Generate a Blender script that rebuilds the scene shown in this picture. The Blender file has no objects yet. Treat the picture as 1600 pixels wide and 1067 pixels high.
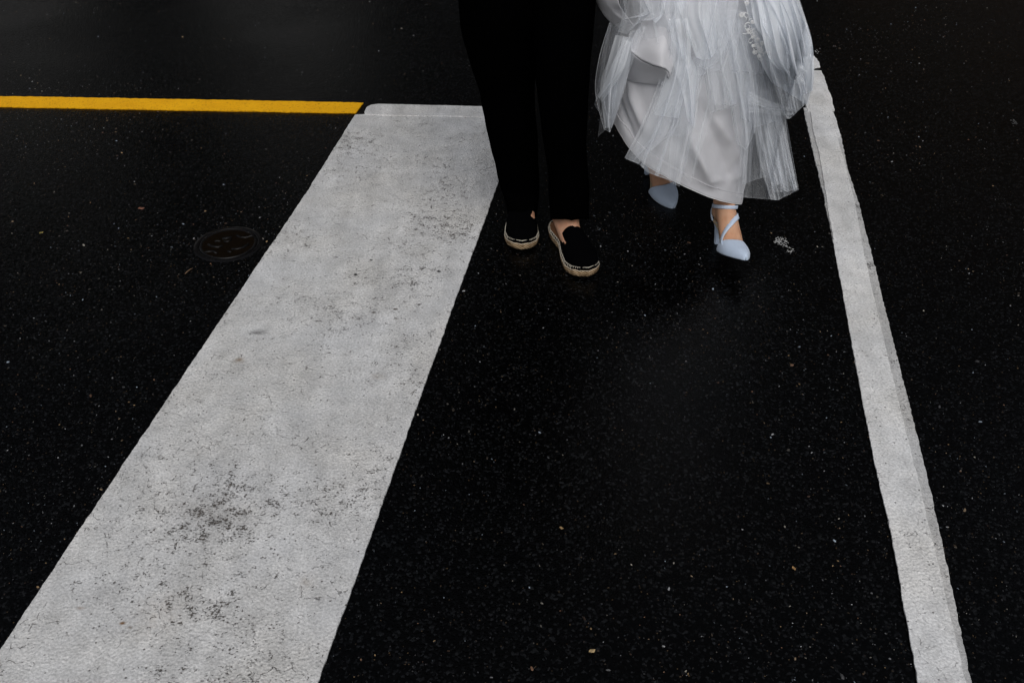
import bpy, bmesh, math, random
from mathutils import Vector, Matrix, noise as mn
import numpy as np

scene = bpy.context.scene
COL = scene.collection
R = math.radians

# ------------------------------------------------------------------ camera
CAM_H, PITCH, FPX = 1.545, R(37.2), 1555.6
cam_d = bpy.data.cameras.new('camera')
cam_d.lens = 35.0
cam_d.sensor_width = 36.0
cam_d.clip_start = 0.05
cam_d.clip_end = 600
cam = bpy.data.objects.new('camera', cam_d)
cam.location = (0, 0, CAM_H)
cam.rotation_euler = (math.pi / 2 - PITCH, 0, 0)
COL.objects.link(cam)
scene.camera = cam

# ------------------------------------------------------------------ overcast daylight
SUN_EL, SUN_AZ = R(52), R(174)          # azimuth clockwise from +Y
world = bpy.data.worlds.new('World')
scene.world = world
world.use_nodes = True
wn = world.node_tree
wn.nodes.clear()
sky = wn.nodes.new('ShaderNodeTexSky')
sky.sky_type = 'NISHITA'
sky.sun_disc = False
sky.sun_elevation = SUN_EL
sky.sun_rotation = SUN_AZ
sky.dust_density = 4.0
hsv = wn.nodes.new('ShaderNodeHueSaturation')   # a cloud layer greys the blue out
hsv.inputs['Saturation'].default_value = 0.36
bg = wn.nodes.new('ShaderNodeBackground')
bg.inputs['Strength'].default_value = 0.09
wo = wn.nodes.new('ShaderNodeOutputWorld')
wn.links.new(sky.outputs[0], hsv.inputs['Color'])
wn.links.new(hsv.outputs[0], bg.inputs['Color'])
wn.links.new(bg.outputs[0], wo.inputs[0])

sun_d = bpy.data.lights.new('sun', 'SUN')
sun_d.energy = 1.05
sun_d.angle = R(60)
sun_d.color = (1.0, 0.99, 0.975)
sun = bpy.data.objects.new('sun', sun_d)
sdir = Vector((math.sin(SUN_AZ) * math.cos(SUN_EL), math.cos(SUN_AZ) * math.cos(SUN_EL), math.sin(SUN_EL)))
sun.rotation_euler = (-sdir).to_track_quat('-Z', 'Y').to_euler()
sun.location = sdir * 30
COL.objects.link(sun)

vs = scene.view_settings
vs.view_transform = 'Standard'
vs.look = 'None'
vs.gamma = 1
vs.use_curve_mapping = False
vs.exposure = 0.12
scene.render.engine = 'CYCLES'
scene.cycles.transparent_max_bounces = 40
scene.cycles.max_bounces = 7
scene.cycles.diffuse_bounces = 4
scene.cycles.use_denoising = True
scene.cycles.denoiser = 'OPENIMAGEDENOISE'

# ------------------------------------------------------------------ helpers
def ray(px, py):
    a = (px - 800) / FPX
    b = (533.5 - py) / FPX
    return Vector((a, math.cos(PITCH) + b * math.sin(PITCH), -math.sin(PITCH) + b * math.cos(PITCH)))

def g(px, py, z=0.0):
    d = ray(px, py)
    t = (CAM_H - z) / -d.z
    return Vector((d.x * t, d.y * t, z))

def P(px, py, Y):
    d = ray(px, py)
    t = Y / d.y
    return Vector((d.x * t, Y, CAM_H + d.z * t))

def lerp(a, b, t):
    return a + (b - a) * t

def smooth(e0, e1, x):
    t = max(0.0, min(1.0, (x - e0) / (e1 - e0)))
    return t * t * (3 - 2 * t)

def interp(keys, x):
    """keys: sorted list (x, v...) ; piecewise linear on tuples"""
    if x <= keys[0][0]:
        return keys[0][1:]
    for a, b in zip(keys, keys[1:]):
        if x <= b[0]:
            t = (x - a[0]) / (b[0] - a[0])
            return tuple(lerp(p, q, t) for p, q in zip(a[1:], b[1:]))
    return keys[-1][1:]

def catmull(keys, x):
    """smooth interpolation of sorted tuples"""
    n = len(keys)
    if x <= keys[0][0]:
        return keys[0][1:]
    if x >= keys[-1][0]:
        return keys[-1][1:]
    i = max(k for k in range(n - 1) if keys[k][0] <= x)
    a, b = keys[i], keys[i + 1]
    h = b[0] - a[0]
    t = (x - a[0]) / h
    out = []
    for k in range(1, len(a)):
        m0 = (b[k] - keys[max(i - 1, 0)][k]) / (b[0] - keys[max(i - 1, 0)][0]) * h
        j = min(i + 2, n - 1)
        m1 = (keys[j][k] - a[k]) / (keys[j][0] - a[0]) * h
        t2, t3 = t * t, t * t * t
        out.append((2 * t3 - 3 * t2 + 1) * a[k] + (t3 - 2 * t2 + t) * m0 + (-2 * t3 + 3 * t2) * b[k] + (t3 - t2) * m1)
    return tuple(out)

def mesh_obj(name, verts, faces, mat, parent=None, smooth_shade=True, uvs=None):
    me = bpy.data.meshes.new(name)
    me.from_pydata([tuple(v) for v in verts], [], faces)
    me.update()
    if smooth_shade:
        me.polygons.foreach_set('use_smooth', [True] * len(me.polygons))
    if uvs is not None:
        layer = me.uv_layers.new(name='UVMap')
        for lp in me.loops:
            layer.data[lp.index].uv = uvs[lp.vertex_index]
    if mat:
        me.materials.append(mat)
    o = bpy.data.objects.new(name, me)
    COL.objects.link(o)
    if parent:
        o.parent = parent
    return o

def empty(name, loc=(0, 0, 0)):
    o = bpy.data.objects.new(name, None)
    o.empty_display_size = 0.1
    o.location = loc
    COL.objects.link(o)
    return o

def keep_parent(child, parent):
    """parent at a shifted origin: keep the child's world coordinates"""
    child.parent = parent
    child.matrix_parent_inverse = Matrix.Translation(parent.location).inverted()

def tag(o, label=None, cat=None, group=None, kind=None):
    if label: o['label'] = label
    if cat: o['category'] = cat
    if group: o['group'] = group
    if kind: o['kind'] = kind
    return o

def grid_faces(nu, nv, wrap_u=False, off=0):
    f = []
    for j in range(nv - 1):
        for i in range(nu - (0 if wrap_u else 1)):
            a = off + j * nu + i
            b = off + j * nu + (i + 1) % nu
            f.append((a, b, b + nu, a + nu))
    return f

class MB:
    """collects shapes into one mesh"""
    def __init__(s):
        s.v, s.f = [], []
    def add(s, verts, faces):
        o = len(s.v)
        s.v += [Vector(v) for v in verts]
        s.f += [tuple(i + o for i in f) for f in faces]
    def rings(s, rings, cap0=True, cap1=True):
        n = len(rings[0])
        o = len(s.v)
        for r in rings:
            s.v += [Vector(p) for p in r]
        s.f += grid_faces(n, len(rings), True, o)
        if cap0: s.f.append(tuple(o + i for i in range(n))[::-1])
        if cap1: s.f.append(tuple(o + (len(rings) - 1) * n + i for i in range(n)))
    def capsule(s, a, b, ra, rb, n=14):
        a, b = Vector(a), Vector(b)
        d = (b - a)
        L = d.length
        d = d / L
        q = d.to_track_quat('Z', 'Y')
        rings = []
        for k in range(1, 5):
            t = -math.pi / 2 + k * math.pi / 8
            rings.append((a + d * ra * math.sin(t), ra * math.cos(t)))
        rings.append((a, ra))
        for k in (1, 2, 3):
            rings.append((a + d * L * k / 4, lerp(ra, rb, k / 4)))
        rings.append((b, rb))
        for k in range(1, 4):
            t = k * math.pi / 8
            rings.append((b + d * rb * math.sin(t), rb * math.cos(t)))
        out = []
        for c, r in rings:
            out.append([c + q @ Vector((r * math.cos(2 * math.pi * i / n), r * math.sin(2 * math.pi * i / n), 0)) for i in range(n)])
        s.rings(out)
    def ellipsoid(s, c, r, n=18, m=10, rot=None):
        c = Vector(c)
        out = []
        for k in range(1, m):
            t = -math.pi / 2 + k * math.pi / m
            ring = []
            for i in range(n):
                p = Vector((r[0] * math.cos(t) * math.cos(2 * math.pi * i / n), r[1] * math.cos(t) * math.sin(2 * math.pi * i / n), r[2] * math.sin(t)))
                ring.append(c + (rot @ p if rot else p))
            out.append(ring)
        s.rings(out)
    def tube(s, pts, r, n=6, closed=False):
        pts = [Vector(p) for p in pts]
        rings = []
        m = len(pts)
        for i, p in enumerate(pts):
            if closed:
                d = pts[(i + 1) % m] - pts[i - 1]
            else:
                d = pts[min(i + 1, m - 1)] - pts[max(i - 1, 0)]
            q = d.to_track_quat('Z', 'Y')
            rr = r[i] if isinstance(r, (list, tuple)) else r
            rings.append([p + q @ Vector((rr * math.cos(2 * math.pi * k / n), rr * math.sin(2 * math.pi * k / n), 0)) for k in range(n)])
        if closed:
            rings.append(rings[0])
        s.rings(rings, not closed, not closed)
    def build(s, name, mat, parent=None, smooth_shade=True, M=None):
        v = [M @ p for p in s.v] if M else s.v
        return mesh_obj(name, v, s.f, mat, parent, smooth_shade)

# ------------------------------------------------------------------ material helpers
class NT:
    def __init__(s, name):
        s.m = bpy.data.materials.new(name)
        s.m.use_nodes = True
        s.t = s.m.node_tree
        s.t.nodes.clear()
        s.out = s.t.nodes.new('ShaderNodeOutputMaterial')
        s.b = s.t.nodes.new('ShaderNodeBsdfPrincipled')
        s.t.links.new(s.b.outputs[0], s.out.inputs[0])
    def put(s, sock, val):
        if isinstance(val, bpy.types.NodeSocket):
            s.t.links.new(val, sock)
        elif val is not None:
            if hasattr(sock, 'default_value'):
                try:
                    sock.default_value = val
                except Exception:
                    sock.default_value = (*val, 1) if len(val) == 3 else val
    def node(s, t, ins=None, **props):
        n = s.t.nodes.new(t)
        for k, v in props.items():
            setattr(n, k, v)
        for k, v in (ins or {}).items():
            s.put(n.inputs[k], v)
        return n
    def math(s, op, a, b=None, c=None, clamp=False):
        n = s.node('ShaderNodeMath', operation=op, use_clamp=clamp)
        s.put(n.inputs[0], a); s.put(n.inputs[1], b)
        if c is not None: s.put(n.inputs[2], c)
        return n.outputs[0]
    def vmath(s, op, a, b=None):
        n = s.node('ShaderNodeVectorMath', operation=op)
        s.put(n.inputs[0], a)
        if b is not None: s.put(n.inputs[1], b)
        return n
    def mix(s, f, a, b):
        n = s.node('ShaderNodeMix', data_type='RGBA')
        s.put(n.inputs[0], f)
        s.put(n.inputs[6], (*a, 1) if isinstance(a, tuple) and len(a) == 3 else a)
        s.put(n.inputs[7], (*b, 1) if isinstance(b, tuple) and len(b) == 3 else b)
        return n.outputs[2]
    def mapr(s, x, a, b, c=0.0, d=1.0, smoothstep=False):
        n = s.node('ShaderNodeMapRange')
        if smoothstep: n.interpolation_type = 'SMOOTHSTEP'
        s.put(n.inputs[0], x)
        for k, v in enumerate((a, b, c, d)): s.put(n.inputs[k + 1], v)
        return n.outputs[0]
    def noise(s, vec, scale, detail=3, rough=0.55, dist=0.0):
        n = s.node('ShaderNodeTexNoise', {'Scale': scale, 'Detail': detail, 'Roughness': rough, 'Distortion': dist})
        s.put(n.inputs['Vector'], vec)
        return n.outputs[0]
    def vor(s, vec, scale, feature='F1', rnd=1.0):
        n = s.node('ShaderNodeTexVoronoi', {'Scale': scale, 'Randomness': rnd}, feature=feature)
        s.put(n.inputs['Vector'], vec)
        return n
    def coord(s, out='Object'):
        return s.node('ShaderNodeTexCoord').outputs[out]
    def bump(s, h, strength, dist, normal=None):
        n = s.node('ShaderNodeBump', {'Strength': strength, 'Distance': dist, 'Height': h})
        if normal is not None: s.put(n.inputs['Normal'], normal)
        return n.outputs[0]
    def scaled(s, vec, sc):
        n = s.node('ShaderNodeMapping')
        s.put(n.inputs['Vector'], vec)
        n.inputs['Scale'].default_value = sc
        return n.outputs[0]
    def rotated(s, vec, rz, sc=(1, 1, 1)):
        n = s.node('ShaderNodeMapping')
        s.put(n.inputs['Vector'], vec)
        n.inputs['Rotation'].default_value = (0, 0, rz)
        n.inputs['Scale'].default_value = sc
        return n.outputs[0]
    def set(s, **k):
        for n, v in k.items():
            s.put(s.b.inputs[n.replace('_', ' ')], v)

def spot(n, vec, c, sx, sy, rz=0.0):
    """a soft elliptical stain mask at a place on the ground"""
    a = n.vmath('SUBTRACT', vec, (c[0], c[1], 0)).outputs[0]
    a = n.rotated(a, rz)
    a = n.vmath('MULTIPLY', a, (1 / sx, 1 / sy, 0)).outputs[0]
    l = n.vmath('LENGTH', a).outputs['Value']
    return n.mapr(l, 0.0, 1.0, 1.0, 0.0, True)

def plain(name, col, rough=0.6, spec=0.3, **k):
    n = NT(name)
    n.set(Base_Color=(*col, 1), Roughness=rough)
    n.b.inputs['Specular IOR Level'].default_value = spec
    return n

# wet asphalt ---------------------------------------------------------
def mat_asphalt():
    n = NT('wet_asphalt')
    co = n.coord()
    big = n.noise(co, 0.8, 3)
    mid = n.noise(co, 9, 3)
    v1 = n.vor(co, 210)
    v2 = n.vor(n.vmath('ADD', co, (3.1, 7.7, 0)).outputs[0], 95)
    fine = n.noise(co, 520, 2)
    sep = n.node('ShaderNodeSeparateColor')
    n.put(sep.inputs[0], v1.outputs['Color'])
    tone = n.math('ADD', 0.25, n.math('MULTIPLY', 7.0, n.math('POWER', sep.outputs[0], 8.0)))
    base = n.mix(big, (0.0011, 0.0013, 0.0016), (0.0016, 0.0016, 0.0016))
    sc = n.vmath('SCALE', base)
    n.put(sc.inputs['Scale'], tone)
    pick = n.math('GREATER_THAN', sep.outputs[1], n.mapr(mid, 0.35, 0.7, 0.993, 0.95))
    near = n.math('LESS_THAN', v1.outputs['Distance'], 0.30)
    stone = n.math('MULTIPLY', pick, near)
    scol = n.mix(sep.outputs[2], (0.060, 0.038, 0.018), (0.045, 0.046, 0.050))
    col = n.mix(n.math('MULTIPLY', stone, 0.8), sc.outputs[0], scol)
    n.set(Base_Color=col)
    wet = n.mapr(n.noise(co, 1.7, 3), 0.38, 0.62)
    n.set(Roughness=n.mapr(wet, 0, 1, 0.12, 0.20))
    n.b.inputs['Specular IOR Level'].default_value = 0.085
    h1 = n.mapr(v1.outputs['Distance'], 0.0, 0.7, 1.0, 0.0)
    h2 = n.mapr(v2.outputs['Distance'], 0.0, 0.7, 1.0, 0.0)
    h = n.math('ADD', n.math('MULTIPLY', h1, 0.7), n.math('MULTIPLY', h2, 0.5))
    h = n.math('ADD', h, n.math('MULTIPLY', sep.outputs[2], 0.35))
    h = n.math('ADD', h, n.math('MULTIPLY', fine, 0.25))
    n.set(Normal=n.bump(n.math('MULTIPLY', h, n.mapr(wet, 0, 1, 0.62, 1.0)), 0.34, 0.0024))
    return n.m

def mat_white_paint(name, tone, pits, wear_spots, stains, crack=1.0, old=False):
    n = NT(name)
    co = n.coord()
    flat = n.vmath('MULTIPLY', co, (1, 1, 0)).outputs[0]
    along = n.rotated(flat, R(-9), (1.0, 0.22, 1))
    big = n.noise(flat, 3.5, 4, 0.6)
    med = n.noise(flat, 16, 4, 0.6)
    streak = n.noise(along, 15, 4, 0.6)
    fine = n.noise(flat, 190, 3, 0.6)
    cool = tuple(tone * k for k in (0.97, 0.975, 0.98))
    warm = tuple(tone * k for k in (0.965, 0.95, 0.92))
    col = n.mix(n.mapr(big, 0.35, 0.65), cool, warm)
    m1 = n.mapr(med, 0.3, 0.75, 1.10, 0.80)
    m2 = n.mapr(streak, 0.3, 0.7, 1.09, 0.84)
    m3 = n.mapr(fine, 0.3, 0.72, 1.20, 0.68)
    f = n.math('MULTIPLY', n.math('MULTIPLY', m1, m2), m3)
    sc = n.vmath('SCALE', col)
    n.put(sc.inputs['Scale'], f)
    col = sc.outputs[0]
    # tyre smudges and rust stains
    patchy = n.mapr(n.noise(flat, 60, 3), 0.3, 0.65, 0.25, 1.0) if stains else None
    for (c, sx, sy, rz, amt, scol) in stains:
        s_ = spot(n, flat, c, sx, sy, rz)
        s_ = n.math('MULTIPLY', s_, patchy)
        col = n.mix(n.math('MULTIPLY', s_, amt, clamp=True), col, scol)
    # worn-through pits
    worn = n.mapr(n.noise(flat, 2.6, 2), 0.42, 0.72, 0.0, 0.10)
    for (c, sx, sy, rz, amt) in wear_spots:
        worn = n.math('ADD', worn, n.math('MULTIPLY', spot(n, flat, c, sx, sy, rz), amt))
    pn = n.noise(n.rotated(flat, R(4), (1.0, 1.35, 1)), 165, 4, 0.68)
    pn2 = n.noise(flat, 42, 3, 0.6)
    pv = n.math('ADD', n.math('MULTIPLY', pn, 0.62), n.math('MULTIPLY', pn2, 0.38))
    thr = n.math('SUBTRACT', pits, worn)
    pit = n.mapr(pv, thr, n.math('ADD', thr, 0.045), 0, 1, True)
    sv = n.vor(flat, 130)
    ss = n.node('ShaderNodeSeparateColor')
    n.put(ss.inputs[0], sv.outputs['Color'])
    speck = n.math('MULTIPLY', n.math('GREATER_THAN', ss.outputs[0], n.mapr(pn2, 0.35, 0.65, 0.988, 0.89)), n.mapr(sv.outputs['Distance'], 0.15, 0.32, 0.85, 0.0))
    pit = n.math('MAXIMUM', pit, speck)
    # hairline cracks
    wob = n.node('ShaderNodeTexNoise', {'Scale': 22.0, 'Detail': 3.0})
    n.put(wob.inputs['Vector'], flat)
    wv = n.vmath('SCALE', n.vmath('SUBTRACT', wob.outputs['Color'], (0.5, 0.5, 0.5)).outputs[0])
    wv.inputs['Scale'].default_value = 0.07
    cv = n.vor(n.vmath('ADD', flat, wv.outputs[0]).outputs[0], 13.0 if not old else 16.0, 'DISTANCE_TO_EDGE')
    cr = n.mapr(cv.outputs['Distance'], 0.003, 0.013, 1.0, 0.0)
    crm = n.mapr(n.noise(flat, 7, 2), 0.40, 0.58, 0.0, 1.0)
    cr = n.math('MULTIPLY', n.math('MULTIPLY', cr, crm), n.mapr(n.noise(flat, 70, 2), 0.48, 0.60, 0.0, 0.85 * crack))
    dark = n.mix(n.noise(flat, 50, 2), (0.010, 0.009, 0.008), (0.075, 0.055, 0.04))
    hole = n.math('MAXIMUM', n.math('MULTIPLY', pit, 0.88), cr)
    col = n.mix(hole, col, dark)
    n.set(Base_Color=col)
    n.set(Roughness=n.mapr(hole, 0, 1, 0.55, 0.4))
    n.b.inputs['Specular IOR Level'].default_value = 0.3
    gl = n.vor(flat, 150)
    hb = n.math('ADD', n.math('MULTIPLY', n.mapr(gl.outputs['Distance'], 0, 0.7, 1, 0), n.mapr(big, 0.35, 0.65, 0.2, 0.9)), fine)
    hb = n.math('SUBTRACT', hb, n.math('MULTIPLY', hole, 2.2))
    n.set(Normal=n.bump(hb, 0.7, 0.0022))
    return n.m

def mat_yellow():
    n = NT('yellow_line_paint')
    co = n.coord()
    f = n.noise(co, 160, 3)
    b = n.noise(co, 9, 3)
    col = n.mix(n.mapr(b, 0.3, 0.7), (0.78, 0.395, 0.008), (0.69, 0.335, 0.007))
    col = n.mix(n.mapr(f, 0.57, 0.70, 0, 0.65), col, (0.20, 0.085, 0.008))
    n.set(Base_Color=col, Roughness=0.6)
    n.b.inputs['Specular IOR Level'].default_value = 0.1
    n.set(Normal=n.bump(f, 0.4, 0.002))
    return n.m

def mat_fabric(name, col, rough=0.85, spec=0.15, weave=900, amt=0.25, sheen=0.0, var=0.1):
    n = NT(name)
    co = n.coord()
    f = n.noise(co, weave, 2)
    b = n.noise(co, 25, 3)
    c2 = tuple(c * (1 - var) for c in col)
    n.set(Base_Color=n.mix(n.mapr(b, 0.3, 0.7), col, c2), Roughness=rough)
    n.b.inputs['Specular IOR Level'].default_value = spec
    if sheen:
        n.b.inputs['Sheen Weight'].default_value = sheen
    n.set(Normal=n.bump(f, amt, 0.0006))
    return n.m

def mat_tulle(name, op, edge=0.35, tint=(0.925, 0.955, 0.995)):
    n = NT(name)
    t = n.t
    t.nodes.remove(n.b)
    uv = n.node('ShaderNodeUVMap').outputs[0]
    sp = n.node('ShaderNodeSeparateXYZ')
    n.put(sp.inputs[0], uv)
    u, v = sp.outputs[0], sp.outputs[1]
    # a turned edge: cloth doubled along the sides and the hem
    du = n.math('MINIMUM', u, n.math('SUBTRACT', 1.0, u))
    eu = n.mapr(du, 0.0, 0.018, 1.0, 0.0)
    ev = n.mapr(v, 0.988, 1.0, 0.0, 0.8)
    e = n.math('MAXIMUM', eu, ev)
    a = n.math('ADD', op, n.math('MULTIPLY', e, edge), clamp=True)
    tr = n.node('ShaderNodeBsdfTransparent')
    df = n.node('ShaderNodeBsdfDiffuse')
    df.inputs['Color'].default_value = (*tint, 1)
    tl = n.node('ShaderNodeBsdfTranslucent')
    tl.inputs['Color'].default_value = (*tint, 1)
    m1 = n.node('ShaderNodeMixShader')
    m1.inputs[0].default_value = 0.22
    t.links.new(df.outputs[0], m1.inputs[1]); t.links.new(tl.outputs[0], m1.inputs[2])
    m2 = n.node('ShaderNodeMixShader')
    t.links.new(a, m2.inputs[0])
    t.links.new(tr.outputs[0], m2.inputs[1]); t.links.new(m1.outputs[0], m2.inputs[2])
    t.links.new(m2.outputs[0], n.out.inputs[0])
    return n.m

def mat_skin(name, col):
    n = NT(name)
    co = n.coord()
    b = n.noise(co, 30, 3)
    f = n.noise(co, 300, 2)
    n.set(Base_Color=n.mix(n.mapr(b, 0.3, 0.7), col, (col[0] * 0.86, col[1] * 0.72, col[2] * 0.62)), Roughness=0.5)
    n.b.inputs['Subsurface Weight'].default_value = 0.12
    n.b.inputs['Subsurface Radius'].default_value = (0.01, 0.004, 0.002)
    n.b.inputs['Specular IOR Level'].default_value = 0.3
    n.set(Normal=n.bump(f, 0.15, 0.0006))
    return n.m

def mat_jute():
    n = NT('jute_rope_sole')
    co = n.coord()
    w = n.node('ShaderNodeTexWave', {'Scale': 62.0, 'Distortion': 2.5, 'Detail': 2.0}, wave_type='BANDS', bands_direction='DIAGONAL')
    n.put(w.inputs['Vector'], n.scaled(co, (1, 1, 1.6)))
    f = n.noise(co, 170, 3)
    d = n.noise(co, 45, 3)
    col = n.mix(w.outputs['Fac'], (0.15, 0.09, 0.045), (0.56, 0.41, 0.25))
    col = n.mix(n.mapr(d, 0.42, 0.60, 0, 0.8), col, (0.11, 0.065, 0.03))
    n.set(Base_Color=col, Roughness=0.85)
    n.b.inputs['Specular IOR Level'].default_value = 0.1
    n.set(Normal=n.bump(n.math('ADD', w.outputs['Fac'], f), 0.6, 0.002))
    return n.m

def mat_grit():
    n = NT('grit_stone')
    at = n.node('ShaderNodeAttribute', attribute_name='tone')
    n.set(Base_Color=at.outputs['Color'], Roughness=0.55)
    n.b.inputs['Specular IOR Level'].default_value = 0.3
    return n.m

def mat_iron():
    n = NT('wet_cast_iron')
    co = n.coord()
    b = n.noise(co, 40, 3)
    n.set(Base_Color=n.mix(b, (0.0020, 0.0019, 0.0020), (0.0045, 0.004, 0.004)), Roughness=n.mapr(b, 0.3, 0.7, 0.16, 0.30), Metallic=0.0)
    n.b.inputs['Specular IOR Level'].default_value = 0.18
    n.set(Normal=n.bump(n.noise(co, 260, 2), 0.25, 0.001))
    return n.m

def gp(px, py):
    v = g(px, py)
    return (v.x, v.y)

M_asphalt = mat_asphalt()
GREY = (0.10, 0.10, 0.10)
BROWN = (0.20, 0.15, 0.10)
M_stripe = mat_white_paint(
    'worn_white_paint', 0.57, 0.618,
    [(gp(410, 760), 0.30, 0.10, R(6), 0.030), (gp(300, 800), 0.20, 0.10, R(10), 0.030), (gp(520, 800), 0.14, 0.12, 0, 0.032),
     (gp(640, 440), 0.16, 0.20, 0, 0.05), (gp(690, 270), 0.12, 0.25, R(-8), 0.06), (gp(420, 660), 0.15, 0.10, 0, 0.05),
     (gp(480, 350), 0.10, 0.14, 0, 0.04), (gp(560, 290), 0.2, 0.12, 0, 0.035), (gp(330, 960), 0.12, 0.10, 0, 0.03)],
    [(gp(402, 521), 0.038, 0.016, R(3), 1.15, (0.09, 0.09, 0.088)), (gp(374, 565), 0.022, 0.022, 0, 0.9, BROWN), (gp(446, 570), 0.018, 0.012, 0, 0.55, GREY),
     (gp(525, 404), 0.011, 0.007, 0, 1.6, (0.015,) * 3), (gp(556, 431), 0.0095, 0.0095, 0, 2.2, (0.012,) * 3), (gp(580, 408), 0.007, 0.006, 0, 1.9, (0.015,) * 3),
     (gp(548, 405), 0.018, 0.003, 0, 1.0, (0.1,) * 3), (gp(686, 426), 0.009, 0.008, R(20), 1.7, (0.018,) * 3), (gp(584, 490), 0.010, 0.007, 0, 1.3, (0.05, 0.035, 0.025)),
     (gp(618, 485), 0.012, 0.006, 0, 1.3, (0.05, 0.035, 0.025)), (gp(655, 478), 0.006, 0.006, R(30), 1.2, (0.05, 0.035, 0.025)), (gp(620, 500), 0.012, 0.005, R(30), 1.0, (0.06, 0.04, 0.025)),
     (gp(192, 975), 0.010, 0.006, 0, 1.2, (0.17, 0.09, 0.035)), (gp(126, 952), 0.012, 0.006, 0, 0.8, (0.20, 0.12, 0.06)), (gp(204, 982), 0.007, 0.006, 0, 1.2, (0.10, 0.07, 0.04)),
     (gp(250, 960), 0.07, 0.09, 0, 0.3, (0.40, 0.34, 0.27)), (gp(590, 590), 0.03, 0.02, 0, 0.45, BROWN), (gp(480, 910), 0.03, 0.035, R(30), 0.35, BROWN),
     (gp(420, 345), 0.09, 0.05, 0, 0.35, (0.3, 0.28, 0.25)), (gp(700, 185), 0.14, 0.10, 0, 0.3, (0.25, 0.25, 0.25)), (gp(330, 800), 0.16, 0.06, 0, 0.25, (0.25, 0.22, 0.19))])
M_cap = mat_white_paint('newer_white_paint', 0.60, 0.80, [], [], 0.2)
M_line_new = mat_white_paint('white_line_paint', 0.66, 0.72, [], [], 0.7)
M_line_old = mat_white_paint('old_grey_line_paint', 0.48, 0.62, [], [], 1.2, True)
M_yellow = mat_yellow()
M_trouser = mat_fabric('black_trouser_cloth', (0.0006, 0.0006, 0.0007), 1.0, 0.0, 1200, 0.2)
M_suede = mat_fabric('black_suede', (0.0010, 0.0010, 0.0013), 1.0, 0.01, 900, 0.3)
M_shirt = mat_fabric('dark_shirt_cloth', (0.004, 0.004, 0.005), 0.9, 0.05)
M_jute = mat_jute()
M_stitch = mat_fabric('pale_stitching', (0.55, 0.50, 0.42), 0.9, 0.1)
M_insole = mat_fabric('brown_leather_insole', (0.16, 0.075, 0.035), 0.6, 0.3)
M_skin_m = mat_skin('skin_tan', (0.46, 0.27, 0.18))
M_skin_b = mat_skin('skin_light', (0.50, 0.30, 0.195))
M_blue = mat_fabric('pale_blue_suede', (0.45, 0.53, 0.65), 0.92, 0.08, 700, 0.35, 0.2, 0.08)
M_sole = mat_fabric('pale_leather_sole', (0.45, 0.36, 0.24), 0.7, 0.2)
M_hair = mat_fabric('brown_hair', (0.035, 0.02, 0.012), 0.5, 0.3)
M_iron = mat_iron()
M_grit = mat_grit()

def mat_satin():
    n = NT('white_satin')
    co = n.coord()
    b = n.noise(co, 18, 2)
    n.set(Base_Color=n.mix(b, (0.55, 0.55, 0.57), (0.49, 0.49, 0.515)), Roughness=0.46)
    n.b.inputs['Specular IOR Level'].default_value = 0.35
    n.b.inputs['Sheen Weight'].default_value = 0.15
    n.set(Normal=n.bump(n.noise(co, 1000, 2), 0.12, 0.0005))
    return n.m
M_satin = mat_satin()
M_tulle = mat_tulle('white_tulle', 0.24, 0.16)
M_tulle_thin = mat_tulle('thin_white_tulle', 0.15, 0.13)
M_tulle_dense = mat_tulle('doubled_white_tulle', 0.46, 0.15)
M_tulle_puff = mat_tulle('bunched_white_tulle', 0.62, 0.12)
M_lace = mat_fabric('white_lace_thread', (0.82, 0.82, 0.82), 0.7, 0.2)

# ================================================================== THE SETTING
rng = random.Random(7)
road = mesh_obj('road', [(-150, -120, 0), (150, -120, 0), (150, 220, 0), (-150, 220, 0)], [(0, 1, 2, 3)], M_asphalt, None, False)
tag(road, 'wet black asphalt road under the walking couple', kind='structure')

def edge_jit(pts, step, amp, seed):
    """resample a ground polyline and roughen it like a sprayed or rolled paint edge"""
    out = []
    for k in range(len(pts) - 1):
        a, b = Vector(pts[k]), Vector(pts[k + 1])
        d = b - a
        m = max(1, int(d.length / step))
        nrm = Vector((-d.y, d.x)).normalized()
        for i in range(m):
            p = a + d * (i / m)
            w = mn.noise(Vector((p.x * 9 + seed, p.y * 9, 0.3))) * 0.5 + mn.noise(Vector((p.x * 70, p.y * 70 + seed, 1.7))) * 0.75
            s = 0.25 if (i == 0) else 1.0
            out.append(p + nrm * w * amp * s)
    out.append(Vector(pts[-1]))
    return out

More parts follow.
